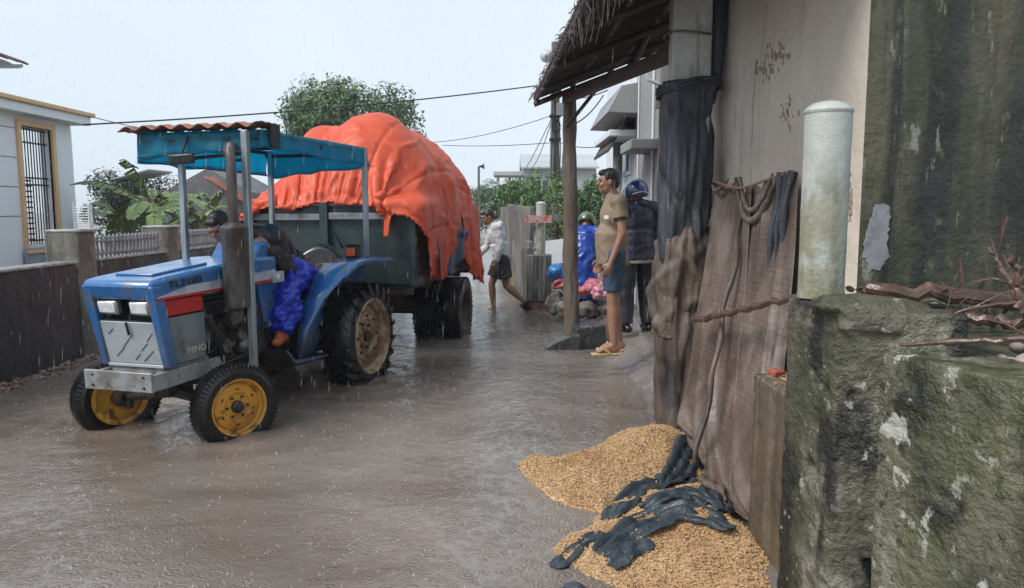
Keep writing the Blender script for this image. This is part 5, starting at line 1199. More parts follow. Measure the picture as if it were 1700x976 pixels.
t = empty('notice_board', (q.x-.02, q.y+.09, 1.42), R(-3), 'small pink notice strip with worn red marks tied to the far white round post', 'sign')
MB().box((0, 0, 0), (.42, .015, .12)).build('board', M('pink_board', (.42, .28, .25), .6, layers=[((.45, .05, .05), (14, 14, 11), .52, .58, .85), ((.5, .45, .4), 9, .55, .7, .7)]), t, bevel=.003)
MB().box((.33, .06, .03), (.34, .012, .10)).build('backing_strip', m_plank, t, bevel=.003)
# --- neighbouring house
m_nh = M('grey_house_wall', (.27, .275, .28), .65, layers=[((.19, .19, .19), (1.5, 1.5, .5), .45, .62, .8), ((.36, .37, .38), 2, .55, .7, .6), ((.11, .11, .10), (8, 8, .8), .6, .72, .6)], bump=[(12, .006)])
t = empty('canopied_house', (1.75, 10, 0), 0, 'pale grey neighbouring house with concrete canopies and a teal window beside the lane', 'house')
MB().span((0, -.9, -.1), (4, .8, 4.1)).build('near_wall', m_nh, t, smooth=False)
MB().span((.06, .8, -.1), (4, 4.6, 4.4)).build('far_wall', m_white, t, smooth=False)
q = A(1068, 240, 9.4); MB().span((-.32, -.85, q.z-.07), (.0, .1, q.z+.05)).build('window_hood', m_nh, t, bevel=.01)
q = A(1005, 190, 10.8); MB().prism([(q.x-1.75, 0), (.05, -.02), (.05, .42), (q.x-1.75+.18, .36)], (0, .55, q.z), (1, 0, 0), (0, 0, 1), (0, 2.4, 0)).build('roof_canopy', m_nh, t, bevel=.01)
q = A(1010, 222, 11); MB().span((q.x-1.75, .9, q.z-.04), (.06, 2.9, q.z+.05)).build('porch_slab', m_white, t, bevel=.01)
def cr_(u, v): return (-.55+.55*u, .9+2.6*v, 2.35+.55*u+.02*math.sin(v*120))
mb = MB(); q0 = A(990, 262, 12.6); q1 = A(1012, 172, 11.4)
mb.grid(lambda u, v: (q0.x-1.75+(.42)*u, 1.0+2.0*v, q0.z+.72*u+.018*math.sin(v*90)), 6, 120); mb.build('corrugated_awning', m_awn, t, solid=.01)
q = A(1025, 290, 12); MB().cyl((q.x-1.75, 2.0, 0), (q.x-1.75, 2.0, A(1025, 222, 12).z), .075, n=16).build('column', m_pil, t)
w0 = AX(1046, 290, 1.80); w1 = AX(1038, 250, 1.80)
wf = MB().span((.02, w0.y-10-.1, w0.z), (.058, w1.y-10+.15, w1.z+.25)).build('window', m_white, t, bevel=.004)
MB().span((.012, w0.y-10-.04, w0.z+.06), (.019, w1.y-10+.09, w1.z+.19)).build('pane', M('teal_pane', (.05, .22, .26), .15), wf, smooth=False)
mb = MB(); mb.tube([A(1073, 118, 8.95)-t.location, A(1076, 132, 8.95)-t.location, A(1090, 138, 8.95)-t.location, A(1106, 148, 8.95)-t.location], .022, 8); mb.build('drain_pipe', m_wp, t)
mb = MB(); mb.tube([(-.02, -.6, 3.9), (-.02, -.6, 0)], .018, 8); mb.tube([(-.02, .5, 3.6), (-.02, .5, 0)], .012, 6); mb.build('wall_pipe', m_wp, t)
q = A(1085, 196, 9.1); mb = MB(); mb.span((-.06, -.93, 2.75), (.3, -.9, 2.9)); mb.build('stain_ledge', m_nh, t, bevel=.01)
# ================================================================== JUNK BANK BEHIND THE POST
rg = random.Random(21)
q = G(960, 512, .15)
mb = MB()
for i in range(80):
    x = q.x+rg.uniform(-.45, .75); y = q.y+rg.uniform(-.6, .5); r = rg.uniform(.05, .16); mb.ell((x, y, .15+rg.uniform(0, .12)), (r, r*rg.uniform(.6, 1), r*rg.uniform(.5, .9)), rotm(rg.uniform(0, 60), rg.uniform(0, 60), rg.uniform(0, 180)), 7, 5)
tag(fuse(mb, 'rubble_bank', M('rubble', (.17, .155, .135), .6, layers=[((.3, .28, .25), 6, .5, .64, .8), ((.05, .045, .035), 9, .5, .64, .8)], bump=[(12, .02)]), None, .03, 1, erod(9, .02, .02)), 'bank of grey rubble behind the wooden post, strewn with clothes', 'rubble', kind='stuff')
def lump(name, px, py, Y, sz, mat, label, seed, cat='cloth'):
    c_ = A(px, py, Y); mb = MB(); r_ = random.Random(seed)
    for i in range(9): mb.ell((r_.uniform(-1, 1)*sz[0]*.6, r_.uniform(-1, 1)*sz[1]*.6, r_.uniform(-.6, .6)*sz[2]), (sz[0]*.55, sz[1]*.55, sz[2]*r_.uniform(.4, .7)), rotm(r_.uniform(-30, 30), r_.uniform(-30, 30), r_.uniform(0, 180)))
    o = fuse(mb, name, mat, None, .018, 1, fold(1, 1, 1, .02, seed)); o.location = c_; return tag(o, label, cat, 'things strewn on the rubble bank')
def cm(name, c1, c2, ro=.4): return M(name, c1, ro, layers=[(c2, 9, .45, .62, .8)], bump=[(16, .008)])
lump('blue_tarp', 935, 458, 11.2, (.20, .2, .20), cm('blue_plastic', (.02, .13, .38), (.03, .25, .55), .3), 'crumpled bright blue plastic left of the wooden post on the rubble', 1, 'plastic sheet')
lump('pink_cloth', 985, 478, 10.2, (.18, .14, .11), cm('pink', (.48, .12, .17), (.6, .38, .38)), 'bright pink cloth on the rubble right of the wooden post', 2)
lump('red_cloth', 940, 472, 10.9, (.22, .14, .07), cm('red_white', (.52, .08, .09), (.55, .45, .45)), 'red and white cloth lying on the rubble left of the wooden post', 3)
lump('red_cloth', 1032, 478, 9.6, (.14, .12, .11), cm('crimson', (.5, .05, .12), (.6, .3, .35)), 'crimson bundle between the two standing men', 4)
lump('blue_cloth', 1036, 455, 9.9, (.10, .1, .12), cm('blue_cl', (.03, .10, .35), (.15, .25, .5)), 'small blue bundle behind the man in jean shorts', 5)
lump('pink_cloth', 1000, 486, 9.4, (.13, .10, .07), cm('pink2', (.6, .2, .3), (.7, .5, .5)), 'small pale pink cloth on the rubble by the legs of the man in jean shorts', 8)
lump('red_cloth', 965, 482, 9.8, (.12, .1, .05), cm('red3', (.5, .06, .07), (.5, .3, .3)), 'dark red scrap between wooden post and pink cloth', 9)
lump('orange_cloth', 976, 462, 10.4, (.09, .08, .06), cm('salmon', (.65, .22, .15), (.7, .4, .3)), 'small salmon coloured bundle below the blue raincoat', 6)
lump('lilac_cloth', 955, 474, 10.8, (.16, .1, .06), cm('lilac', (.30, .32, .50), (.5, .48, .55)), 'pale lilac cloth behind the wooden post on the rubble', 7)
t = empty('leaning_sheet', A(925, 418, 12.4), 0, 'white sheet panel leaning behind the wooden post above the rubble', 'panel'); MB().box((0, 0, 0), (.42, .02, .40), rotm(-12, -6, 8)).build('panel_sheet', m_wp, t, bevel=.004); MB().box((0, .03, -.26), (.46, .03, .14), rotm(-12, -4, 8)).build('dark_base', m_black, t)
# ================================================================== GRAIN
def inpoly(px, py, poly):
    ins = np.zeros(px.shape, bool); n = len(poly); d = np.full(px.shape, 9.)
    for i in range(n):
        x0, y0 = poly[i]; x1, y1 = poly[(i+1) % n]
        c_ = ((y0 > py) != (y1 > py)) & (px < (x1-x0)*(py-y0)/(y1-y0+1e-12)+x0); ins ^= c_
        ex, ey = x1-x0, y1-y0; tt = np.clip(((px-x0)*ex+(py-y0)*ey)/(ex*ex+ey*ey), 0, 1); d = np.minimum(d, np.hypot(px-x0-tt*ex, py-y0-tt*ey))
    return ins, d
m_rice = M('rice_grain', (.47, .30, .15), .55, layers=[((.60, .42, .24), 90, .42, .6, .8), ((.30, .15, .055), 70, .55, .68, .8), ((.36, .19, .08), 3, .45, .65, .5)], bump=[(130, .004)])
PILE1 = [(863, 770), (885, 757), (940, 756), (990, 746), (1020, 724), (1060, 712), (1125, 706), (1155, 735), (1170, 790), (1120, 812), (1045, 836), (1000, 850), (960, 838), (920, 818), (885, 795)]
PILE2 = [(922, 905), (945, 888), (985, 868), (1005, 840), (1060, 815), (1110, 800), (1170, 785), (1215, 830), (1250, 880), (1290, 940), (1300, 1010), (1180, 1010), (1060, 980), (990, 948), (945, 932)]
def hgrain(x, y, poly, hm, hill):
    wp = [tuple(G(*p, 0.02).xy) for p in poly]; ins, d = inpoly(x, y, wp)
    e = np.where(ins, d, -d)
    h = hm*(1-np.exp(-np.maximum(e, 0)/.13))+np.minimum(e, 0)*.9
    for (px, py, r, a_) in hill:
        c_ = G(px, py, .05); h += np.where(ins, a_*np.exp(-((x-c_.x)**2+(y-c_.y)**2)/r**2)*(1-np.exp(-d/.1)), 0)
    return h, ins
HILL1 = [(1090, 745, .28, .12), (1010, 770, .2, .03)]; HILL2 = [(1150, 860, .3, .07), (1230, 900, .2, .05)]
def pile(poly, hm, hill, label, seed, ng):
    wp = np.array([tuple(G(*p, .02).xy) for p in poly]); x0, y0 = wp.min(0)-.05; x1, y1 = wp.max(0)+.05
    st = .012; X, Y = np.meshgrid(np.arange(x0, x1, st), np.arange(y0, y1, st), indexing='ij'); Hh, ins = hgrain(X, Y, poly, hm, hill)
    rs_ = np.random.RandomState(seed); nzv = np.array([[noise.noise(Vector((a*6, b*6, seed)))*.030+noise.noise(Vector((a*22, b*22, seed)))*.012 for b in Y[0]] for a in X[:, 0]])
    Z = Hh+nzv+.0035*rs_.randn(*X.shape); Z = np.where(Hh < -.045, -.06, Z); Z += .005
    n, m_ = X.shape; mb = MB(); mb.v = list(map(tuple, np.stack([X, Y, Z], -1).reshape(-1, 3)))
    ok = Hh > -.05
    mb.f = [(i*m_+j, (i+1)*m_+j, (i+1)*m_+j+1, i*m_+j+1) for i in range(n-1) for j in range(m_-1) if ok[i, j] and ok[i+1, j] and ok[i, j+1] and ok[i+1, j+1]]; mb.mi = [0]*len(mb.f)
    cand = np.argwhere(Hh > -.015); sel = cand[rs_.randint(0, len(cand), ng)]; V_ = []; F_ = []
    base = np.array([(1, 0, 0), (-1, 0, 0), (0, 1, 0), (0, -1, 0), (0, 0, 1), (0, 0, -1)])*np.array([.0085, .0034, .003])
    fc = [(0, 2, 4), (2, 1, 4), (1, 3, 4), (3, 0, 4), (2, 0, 5), (1, 2, 5), (3, 1, 5), (0, 3, 5)]
    for k_, (i, j) in enumerate(sel):
        r_ = Euler((rs_.uniform(-.7, .7), rs_.uniform(-.7, .7), rs_.uniform(0, 6.28))).to_matrix(); c_ = np.array([X[i, j]+rs_.uniform(-.006, .006), Y[i, j]+rs_.uniform(-.006, .006), Z[i, j]+rs_.uniform(.0, .006)])
        V_.append(base@np.array(r_).T*rs_.uniform(.8, 1.25)+c_)
    V_ = np.concatenate(V_); o0 = len(mb.v); mb.v += list(map(tuple, V_)); mb.f += [tuple(o0+6*k_+a for a in f) for k_ in range(ng) for f in fc]; mb.mi = [0]*len(mb.f)
    me = bpy.data.meshes.new('grain_pile'); me.from_pydata(mb.v, [], mb.f); me.materials.append(m_rice)
    o = bpy.data.objects.new('grain_pile', me); COL.objects.link(o); return tag(o, label, 'grain pile', 'piles of spilt rice grain')
pile(PILE1, .075, HILL1, 'farther heap of golden rice grain spilling into the flood below the wrapped pillar', 1, 30000)
pile(PILE2, .060, HILL2, 'nearer heap of golden rice grain at the bottom edge beside the stub wall', 2, 38000)
def hg(x, y):
    X, Y = np.array([[x]]), np.array([[y]]); return max(float(hgrain(X, Y, PILE1, .075, HILL1)[0][0, 0]), float(hgrain(X, Y, PILE2, .060, HILL2)[0][0, 0]), .0)
m_net = M('wet_black_net', (.018, .028, .038), .42, layers=[((.04, .055, .07), 9, .45, .62, .8)], rl=(12, .2, .6), bump=[(26, .010), (90, .002)])
def strip(pts, wd, folds, label, seed, amp=.03, lift=.012):
    ps = [G(px, py, .12) for px, py in pts]; c_ = bez(ps, 60); mb = MB(); nv_ = 26; rs_ = random.Random(seed); n = len(c_)
    for i in range(n):
        t_ = (c_[min(i+1, n-1)]-c_[max(i-1, 0)]).normalized(); s_ = Vector((-t_.y, t_.x, 0)); u = i/(n-1)
        w_ = wd*(math.sin(math.pi*min(1, max(0, u*.94+.04)))**.45)*(1+.35*noise.noise(Vector((u*4, seed, 0))))
        for j in range(nv_):
            v = j/(nv_-1)-.5; p = c_[i]+s_*v*w_*(1+.12*noise.noise(Vector((u*9, v*5, seed)))); z = hg(p.x, p.y)
            f = amp*abs(math.sin(folds*math.pi*(v+.5)+1.3*noise.noise(Vector((u*3, v, seed)))))*(.4+.6*math.sin(math.pi*u))+.018*noise.noise(Vector((p.x*14, p.y*14, seed)))+.026*noise.noise(Vector((p.x*7, p.y*7, seed+4)))+.006
            mb.v.append((p.x, p.y, z+lift+max(-.03, f)))
    mb.f = [(i*nv_+j, (i+1)*nv_+j, (i+1)*nv_+j+1, i*nv_+j+1) for i in range(n-1) for j in range(nv_-1)]; mb.mi = [0]*len(mb.f)
    return tag(mb.build('black_netting', m_net, None, solid=.004, ang=180), label, 'netting', 'scraps of black netting on the grain')
strip([(1012, 838), (1045, 808), (1085, 787), (1130, 778), (1150, 785)], .19, 3, 'upper scrap of black netting lying across the far grain heap', 1, .018)
strip([(995, 893), (1050, 868), (1110, 855), (1170, 862), (1215, 880)], .20, 3, 'long folded black netting crossing the near grain heap', 2, .022)
strip([(1070, 835), (1110, 825), (1160, 828), (1200, 850)], .19, 3, 'short black netting fold at the middle of the grain', 3, .02)
strip([(1015, 910), (1050, 895), (1085, 890)], .12, 2, 'small pointed black scrap in front of the long netting fold', 4, .012)
strip([(920, 900), (955, 880), (1000, 860)], .10, 2, 'ragged black netting trailing into the water left of the near heap', 5, .01, .002)
strip([(935, 930), (985, 945), (1040, 952)], .09, 2, 'soaked black netting at the water edge below the near heap', 6, .008, 0)
strip([(1160, 690), (1150, 735), (1125, 770), (1105, 785)], .17, 3, 'black netting hanging to the ground at the foot of the pillar', 7, .03)
strip([(1180, 770), (1190, 820), (1200, 850)], .18, 3, 'black netting bunched against the foot of the sacking sheet', 8, .03)
# ================================================================== PEOPLE
m_skin = M('skin', (.30, .155, .095), .42, layers=[((.24, .115, .07), 9, .45, .62, .5)], bump=[(60, .001)])
m_skin2 = M('skin_tan', (.33, .18, .12), .42, layers=[((.27, .13, .09), 9, .45, .62, .5)], bump=[(60, .001)])
m_hair = M('black_hair', (.012, .011, .012), .45, bump=[((50, 50, 50), .004)])
m_eye = M('eye', (.02, .015, .012), .1)
class Person:
    def __init__(s, loc, rz, label, J, skin, hf=(1, 0, 0), hup=(0, 0, 1)):
        s.t = empty('person', loc, rz, label, 'person'); s.J = {k_: Vector(v) for k_, v in J.items()}; s.skin = skin
        s.f = Vector(hf).normalized(); s.u = (Vector(hup)-s.f*Vector(hup).dot(s.f)).normalized(); s.l = s.u.cross(s.f)
    def H(s, f, l, u): return s.J['head']+s.f*f+s.l*l+s.u*u
    def HR(s): return Matrix((s.f, s.l, s.u)).transposed()
    def body(s, belly=0, shoes=None, curl=.5):
        J = s.J; mb = MB(); HR = s.HR(); s.mb = mb
        mb.ell(s.H(0, 0, .012), (.094, .074, .100), HR); mb.ell(s.H(.022, 0, -.055), (.068, .058, .058), HR); mb.ell(s.H(.055, 0, -.085), (.030, .030, .022), HR)
        mb.cap(s.H(.092, 0, .012), s.H(.108, 0, -.022), .009, .014, 8); mb.ell(s.H(.085, 0, .032), (.016, .045, .010), HR); mb.ell(s.H(.082, 0, -.056), (.014, .022, .011), HR)
        for q in (-1, 1): mb.ell(s.H(-.005, q*.077, -.008), (.020, .009, .032), HR, 8, 6); mb.ell(s.H(.07, q*.035, -.03), (.022, .022, .022), HR)
        mb.cap(J['neck'], s.H(-.02, 0, -.06), .056, .052)
        s.torso(mb, 0, belly)
        for q in 'LR':
            mb.cap(J['sh'+q], J['el'+q], .050, .040); mb.cap(J['el'+q], J['wr'+q], .040, .026); s.hand(mb, q, curl)
            mb.cap(J['hip'+q], J['kn'+q], .082, .056); kn, an = J['kn'+q], J['an'+q]; cf = kn.lerp(an, .3); mb.cap(kn, cf, .054, .058); mb.cap(cf, an, .058, .036)
            to = J['to'+q]; hl = an+(an-to).normalized()*.035+Vector((0, 0, -.045)); mb.cap(an, hl, .036, .032); mb.cap(hl, to, .032, .028); mb.cap(an, to, .034, .024)
            sd = Vector((-(to-an).y, (to-an).x, 0)).normalized(); 
            for k_ in range(5): mb.cap(to+sd*(-.028+.014*k_), to+sd*(-.030+.015*k_)+(to-hl).normalized()*(.035-.004*abs(k_-1)), .011, .008, 8)
        o = fuse(mb, 'body', s.skin, s.t, .0075, 2); 
        for q in (-1, 1): MB().ell(s.H(.083, q*.033, .008), (.010, .014, .008), HR, 10, 6).build('eye', m_eye, o)
        return o
    def torso(s, mb, e=0, belly=0):
        J = s.J; pe, ch, nk = J['pelvis'], J['chest'], J['neck']; up = (ch-pe).normalized(); L_ = (J['shL']-J['shR']).normalized(); fw = L_.cross(up)
        Rm = Matrix((fw, L_, up)).transposed(); Lh = (J['hipL']-J['hipR']).normalized(); fh = Lh.cross(up); Rh = Matrix((fh, Lh, up)).transposed()
        mb.ell(pe, (.112+e, .155+e, .12+e), Rh); mb.ell(pe.lerp(ch, .45)+fw*belly*.6, (.105+e+belly*.5, .140+e, .15+e), Rm); mb.ell(ch, (.115+e, .158+e, .17+e), Rm)
        mb.cap(J['shL'], J['shR'], .055+e, .055+e); mb.cap(ch, nk, .10+e, .06+e*.5)
        s.fw = fw; s.up = up; s.L_ = L_; s.Rm = Rm
    def hand(s, mb, q, curl):
        J = s.J; wr = J['wr'+q]; d = (J.get('hd'+q, wr+(wr-J['el'+q]))-wr).normalized(); sg = 1 if q == 'L' else -1
        n_ = (J['shL']-J['shR']).normalized()*-sg; n_ = (n_-d*n_.dot(d)).normalized()   # palm faces the thigh
        sd = d.cross(n_)*(-sg);  # toward the thumb
        if sd.dot(Vector((1, 0, 0))) < 0: sd = -sd
        pc = wr+d*.055; mb.ell(pc, (.048, .040, .018), Matrix((d, sd, n_)).transposed()); mb.cap(wr, pc, .026, .024)
        for k_, ln in enumerate((.068, .078, .072, .056)):
            b_ = wr+d*.088+sd*(.030-.020*k_); a1 = curl*.55+.07*k_; a2 = a1+curl*.9
            m1 = b_+(d*math.cos(a1)+n_*math.sin(a1))*ln*.52; m2 = m1+(d*math.cos(a2)+n_*math.sin(a2))*ln*.5
            mb.cap(b_-d*.015, m1, .0098, .0090, 8); mb.cap(m1, m2, .0090, .0075, 8)
        b_ = wr+d*.03+sd*.032; m1 = b_+(d*.75+sd*.6+n_*.2).normalized()*.035; m2 = m1+(d*.95+sd*.15+n_*.3).normalized()*.032; mb.cap(b_-sd*.01, m1, .0115, .0105, 8); mb.cap(m1, m2, .0105, .008, 8)
    def hair(s, mat=m_hair, short=True):
        mb = MB(); HR = s.HR(); mb.ell(s.H(-.016, 0, .038), (.094, .080, .092), HR); mb.ell(s.H(-.045, 0, .0), (.062, .074, .075), HR); mb.ell(s.H(.045, 0, .082), (.052, .056, .035), HR)
        for q in (-1, 1): mb.ell(s.H(.01, q*.066, .035), (.030, .014, .035), HR)
        return fuse(mb, 'hair', mat, s.t, .009, 1, lambda p: .004*noise.noise(p*60))
    def eye_brow(s): pass
def shoe(P, q, mat, name='shoe'):
    an, to = P.J['an'+q], P.J['to'+q]; d = (to-an); d.z = 0; d.normalize(); mb = MB(); hl = an-d*.04+Vector((0, 0, -.045)); mb.cap(hl, to+Vector((0, 0, -.004)), .045, .040); mb.cap(an+Vector((0, 0, -.01)), to, .046, .034); mb.cap(to, to+d*.035, .038, .030)
    return fuse(mb, name, mat, P.t, .01, 1)
# --- man in khaki polo shirt and jean shorts
pA = G(1013, 589, .20)
JA = dict(pelvis=(.0, 0, .96), chest=(.0, 0, 1.29), neck=(.015, 0, 1.47), head=(.055, 0, 1.615), shL=(-.01, .185, 1.425), shR=(.0, -.185, 1.425), elL=(-.035, .235, 1.14), elR=(-.01, -.23, 1.14), wrL=(.065, .235, .885), wrR=(.08, -.22, .89), hdL=(.10, .235, .78),
          hipL=(0, .095, .93), hipR=(0, -.095, .93), knL=(.02, .10, .49), knR=(-.03, -.09, .49), anL=(.0, .10, .085), anR=(-.085, -.10, .085), toL=(.135, .115, .035), toR=(.05, -.12, .035))
PAm = Person((pA.x+.03, pA.y+.10, .205), R(183), 'bareheaded man in khaki polo shirt, jean shorts and straw flip-flops standing in profile', JA, m_skin2, (1, -.02, -.03))
PAm.body(.045, curl=.35); PAm.hair()
def shirt(P, mat, e=.016, sleeve=.55, belly=.045, hem=.80, name='shirt', r0=.066, r1=.062, vox=.011, amp=.006, seed=0, hemr=(.135, .165)):
    J = P.J; mb = MB(); P.torso(mb, e, belly)
    for q in 'LR': a_, b_ = J['sh'+q], J['el'+q]; mb.cap(a_, a_.lerp(b_, sleeve*.55), r0, r1); e_ = a_.lerp(b_, sleeve); mb.cyl(a_.lerp(b_, sleeve*.3), e_, r1, r1*1.02, 16)
    pe = J['pelvis']; up = P.up; mb.tube([J['chest'], pe.lerp(J['chest'], .3), pe-up*(.96-hem)*1.0], [.1, .13, .13], 20)
    # flared hem as an elliptic frustum
    vs = []; n = 28
    for (c_, sx, sy) in ((pe.lerp(J['chest'], .55)+P.fw*belly*.5, .12+e+belly*.4, .150+e), (pe+P.fw*belly*.25, hemr[0]+belly*.35, hemr[1]), (pe-up*(.96-hem), hemr[0]+.008+belly*.2, hemr[1]+.006)):
        for k_ in range(n): a_ = 6.2832*k_/n; vs.append(c_+P.fw*math.cos(a_)*sx+P.L_*math.sin(a_)*sy)
    mb.add(vs, [(i*n+k_, i*n+(k_+1) % n, (i+1)*n+(k_+1) % n, (i+1)*n+k_) for i in range(2) for k_ in range(n)]+[tuple(range(n))[::-1], tuple(range(2*n, 3*n))])
    return fuse(mb, name, mat, P.t, vox, 2, fold(1, 1, .8, amp, seed))
m_khaki = M('khaki_cotton', (.26, .195, .135), .75, layers=[((.19, .14, .095), 4, .45, .62, .7)], bump=[(14, .008), (150, .001)])
sh = shirt(PAm, m_khaki, hem=.84)
mb = MB(); a_, b_ = JA['shL'], JA['elL']; v1 = Vector(a_).lerp(Vector(b_), .50); v2 = Vector(a_).lerp(Vector(b_), .565); mb.cyl(v1, v2, .0675, .066, 20); mb.build('sleeve_band', m_hair, sh)
mb = MB(); mb.lathe([(.062, -.015), (.068, 0), (.060, .03)], (.012, 0, 1.475), 'z', 20); mb.build('collar', M('dark_collar', (.04, .025, .025), .7), sh, solid=.006)
mb = MB(); mb.box((.10, .165, 1.285), (.05, .012, .035), rotm(0, 0, -35)); mb.build('chest_patch', m_wp, sh, bevel=.004)
def shorts(P, mat, knee=.78, e=.022, name='shorts', r0=.10, r1=.088, seed=0, amp=.007, vox=.011, top=.06):
    J = P.J; mb = MB(); up = P.up; Lh = (J['hipL']-J['hipR']).normalized(); fh = Lh.cross(up); Rh = Matrix((fh, Lh, up)).transposed(); mb.ell(J['pelvis']+up*0, (.118+e*.6, .158+e*.5, .125), Rh)
    for q in 'LR': a_, b_ = J['hip'+q], J['kn'+q]; mb.cap(a_, a_.lerp(b_, .3), r0, r0); mb.cyl(a_, a_.lerp(b_, knee), r0, r1, 18)
    return fuse(mb, name, mat, P.t, vox, 2, fold(1, 1, .6, amp, seed))
shorts(PAm, M('blue_denim', (.028, .065, .115), .7, layers=[((.055, .11, .17), 6, .48, .64, .8)], bump=[(16, .006), (140, .001)]), .76, seed=3)
m_straw = M('straw_sole', (.50, .36, .19), .7, layers=[((.35, .23, .11), 30, .45, .6, .8)])
for q in 'LR':
    an, to = Vector(JA['an'+q]), Vector(JA['to'+q]); d = (to-an); d.z = 0; d.normalize(); c_ = (an+to)/2+d*.015; ang_ = math.degrees(math.atan2(d.y, d.x)); mb = MB(); mb.box((c_.x, c_.y, .006), (.27, .10, .022), rotm(0, 0, ang_)); o = mb.build('flip_flop', m_straw, PAm.t, bevel=.010)
    sdv = Vector((-d.y, d.x, 0)); tp = to+d*.005; mb = MB()
    for k_ in (-1, 1): mb.tube([tp+Vector((0, 0, -.005)), tp-d*.03+sdv*k_*.035+Vector((0, 0, .030)), tp-d*.09+sdv*k_*.048+Vector((0, 0, -.02))], [.010, .017, .012], 8)
    mb.build('strap', m_straw, o)
# --- wading man in white hoodie
pB = G(812, 520, -.06)
JB = dict(pelvis=(-.02, 0, .90), chest=(.05, 0, 1.23), neck=(.11, 0, 1.39), head=(.19, -.0, 1.515), shL=(.06, .18, 1.35), shR=(.11, -.17, 1.345), elL=(.02, .235, 1.06), elR=(.18, -.22, 1.07), wrL=(.10, .23, .82), wrR=(.34, -.20, .90), hdL=(.13, .225, .72),
          hipL=(-.02, .09, .87), hipR=(-.02, -.09, .87), knR=(.13, -.10, .46), anR=(.10, -.10, .07), toR=(.24, -.10, .02), knL=(-.08, .11, .45), anL=(-.37, .12, .19), toL=(-.43, .12, .065))
PBm = Person((pB.x+.18, pB.y, -.06), R(186), 'man in white hoodie and black shorts wading left behind the trailer', JB, m_skin, (.93, .12, -.34))
PBm.body(0, curl=.6); PBm.hair()
m_hood = M('white_sweat', (.55, .56, .58), .8, layers=[((.38, .39, .42), (4, 4, 14), .46, .62, .7)], bump=[(13, .010), ((10, 10, 60), .002)])
def longsleeve(P, mat, name='hoodie', e=.022, r0=.066, r1=.05, hem=.1, amp=.009, seed=0, belly=0, end=.93, vox=.011, extra=None, hemr=(.135, .165)):
    J = P.J; mb = MB(); P.torso(mb, e, belly)
    for q in 'LR': a_, b_, c_ = J['sh'+q], J['el'+q], J['wr'+q]; mb.cap(a_, b_, r0, r1+.006); mb.cap(b_, b_.lerp(c_, end-.1), r1+.006, r1); mb.cyl(b_, b_.lerp(c_, end), r1, r1*.9, 16)
    pe = J['pelvis']; up = P.up; vs = []; n = 28
    for (c_, sx, sy) in ((pe.lerp(J['chest'], .6), .12+e, .150+e), (pe, hemr[0], hemr[1]), (pe-up*hem, hemr[0], hemr[1])):
        for k_ in range(n): a_ = 6.2832*k_/n; vs.append(c_+P.fw*math.cos(a_)*sx+P.L_*math.sin(a_)*sy)
    mb.add(vs, [(i*n+k_, i*n+(k_+1) % n, (i+1)*n+(k_+1) % n, (i+1)*n+k_) for i in range(2) for k_ in range(n)]+[tuple(range(n))[::-1], tuple(range(2*n, 3*n))])
    if extra: extra(mb)
    return fuse(mb, name, mat, P.t, vox, 2, fold(1, 1, .8, amp, seed))
longsleeve(PBm, m_hood, hem=.04, seed=2, extra=lambda mb: mb.ell((.03, 0, 1.39), (.085, .11, .055), rotm(0, 30, 0)))
shorts(PBm, M('black_shorts', (.018, .018, .022), .7, layers=[((.04, .04, .045), 6, .48, .64, .8)], bump=[(14, .008)]), .72, seed=5, r0=.108, r1=.115, amp=.01)
shoe(PBm, 'L', m_rub)
# --- man in helmet and dark jacket, back turned
pC = G(1066, 551, .20)
JC = dict(pelvis=(0, 0, .93), chest=(.01, 0, 1.24), neck=(.02, 0, 1.41), head=(.04, .01, 1.535), shL=(0, .185, 1.37), shR=(0, -.185, 1.37), elL=(.05, .24, 1.10), elR=(.05, -.24, 1.10), wrL=(.20, .20, .96), wrR=(.20, -.20, .96),
          hipL=(0, .095, .90), hipR=(0, -.095, .90), knL=(.02, .12, .48), knR=(.02, -.12, .48), anL=(-.02, .145, .08), anR=(-.02, -.145, .08), toL=(.12, .19, .03), toR=(.12, -.17, .03))
PCm = Person((pC.x-.06, pC.y+.05, .205), R(112), 'man in blue helmet, dark jacket and black trousers standing with his back turned', JC, m_skin, (.9, .42, -.05))
PCm.body(0); m_dj = M('navy_jacket', (.016, .02, .04), .45, layers=[((.035, .04, .07), (5, 5, 2), .46, .64, .8)], rl=(5, .25, .6), bump=[((12, 12, 4), .012)])
jk = longsleeve(PCm, m_dj, 'jacket', e=.035, r0=.075, r1=.058, hem=.12, amp=.012, seed=4, hemr=(.155, .185))
m_rb = cloth_mat('blue_raincoat', (.015, .055, .34), .15, .25, .016, (.03, .11, .50))
mb = MB(); mb.cap(Vector(JC['shL'])+Vector((.02, .015, .02)), Vector(JC['elL'])+Vector((.01, .015, 0)), .078, .066); mb.cap(Vector(JC['elL'])+Vector((.01, .015, 0)), Vector(JC['wrL']), .066, .054); mb.cap((.05, .13, 1.40), (.06, .16, 1.1), .06, .08); fuse(mb, 'blue_sleeve', m_rb, PCm.t, .011, 2, fold(1, 1, 1, .010, 8))
mb = MB(); mb.tube([(0, 0, .77), (0, 0, .83)], [.165, .162], 24); mb.v = [(v[0]*.92, v[1]*1.10, v[2]) for v in mb.v]; mb.build('shirt_hem', M('beige_hem', (.30, .26, .21), .8), PCm.t, bevel=.006)
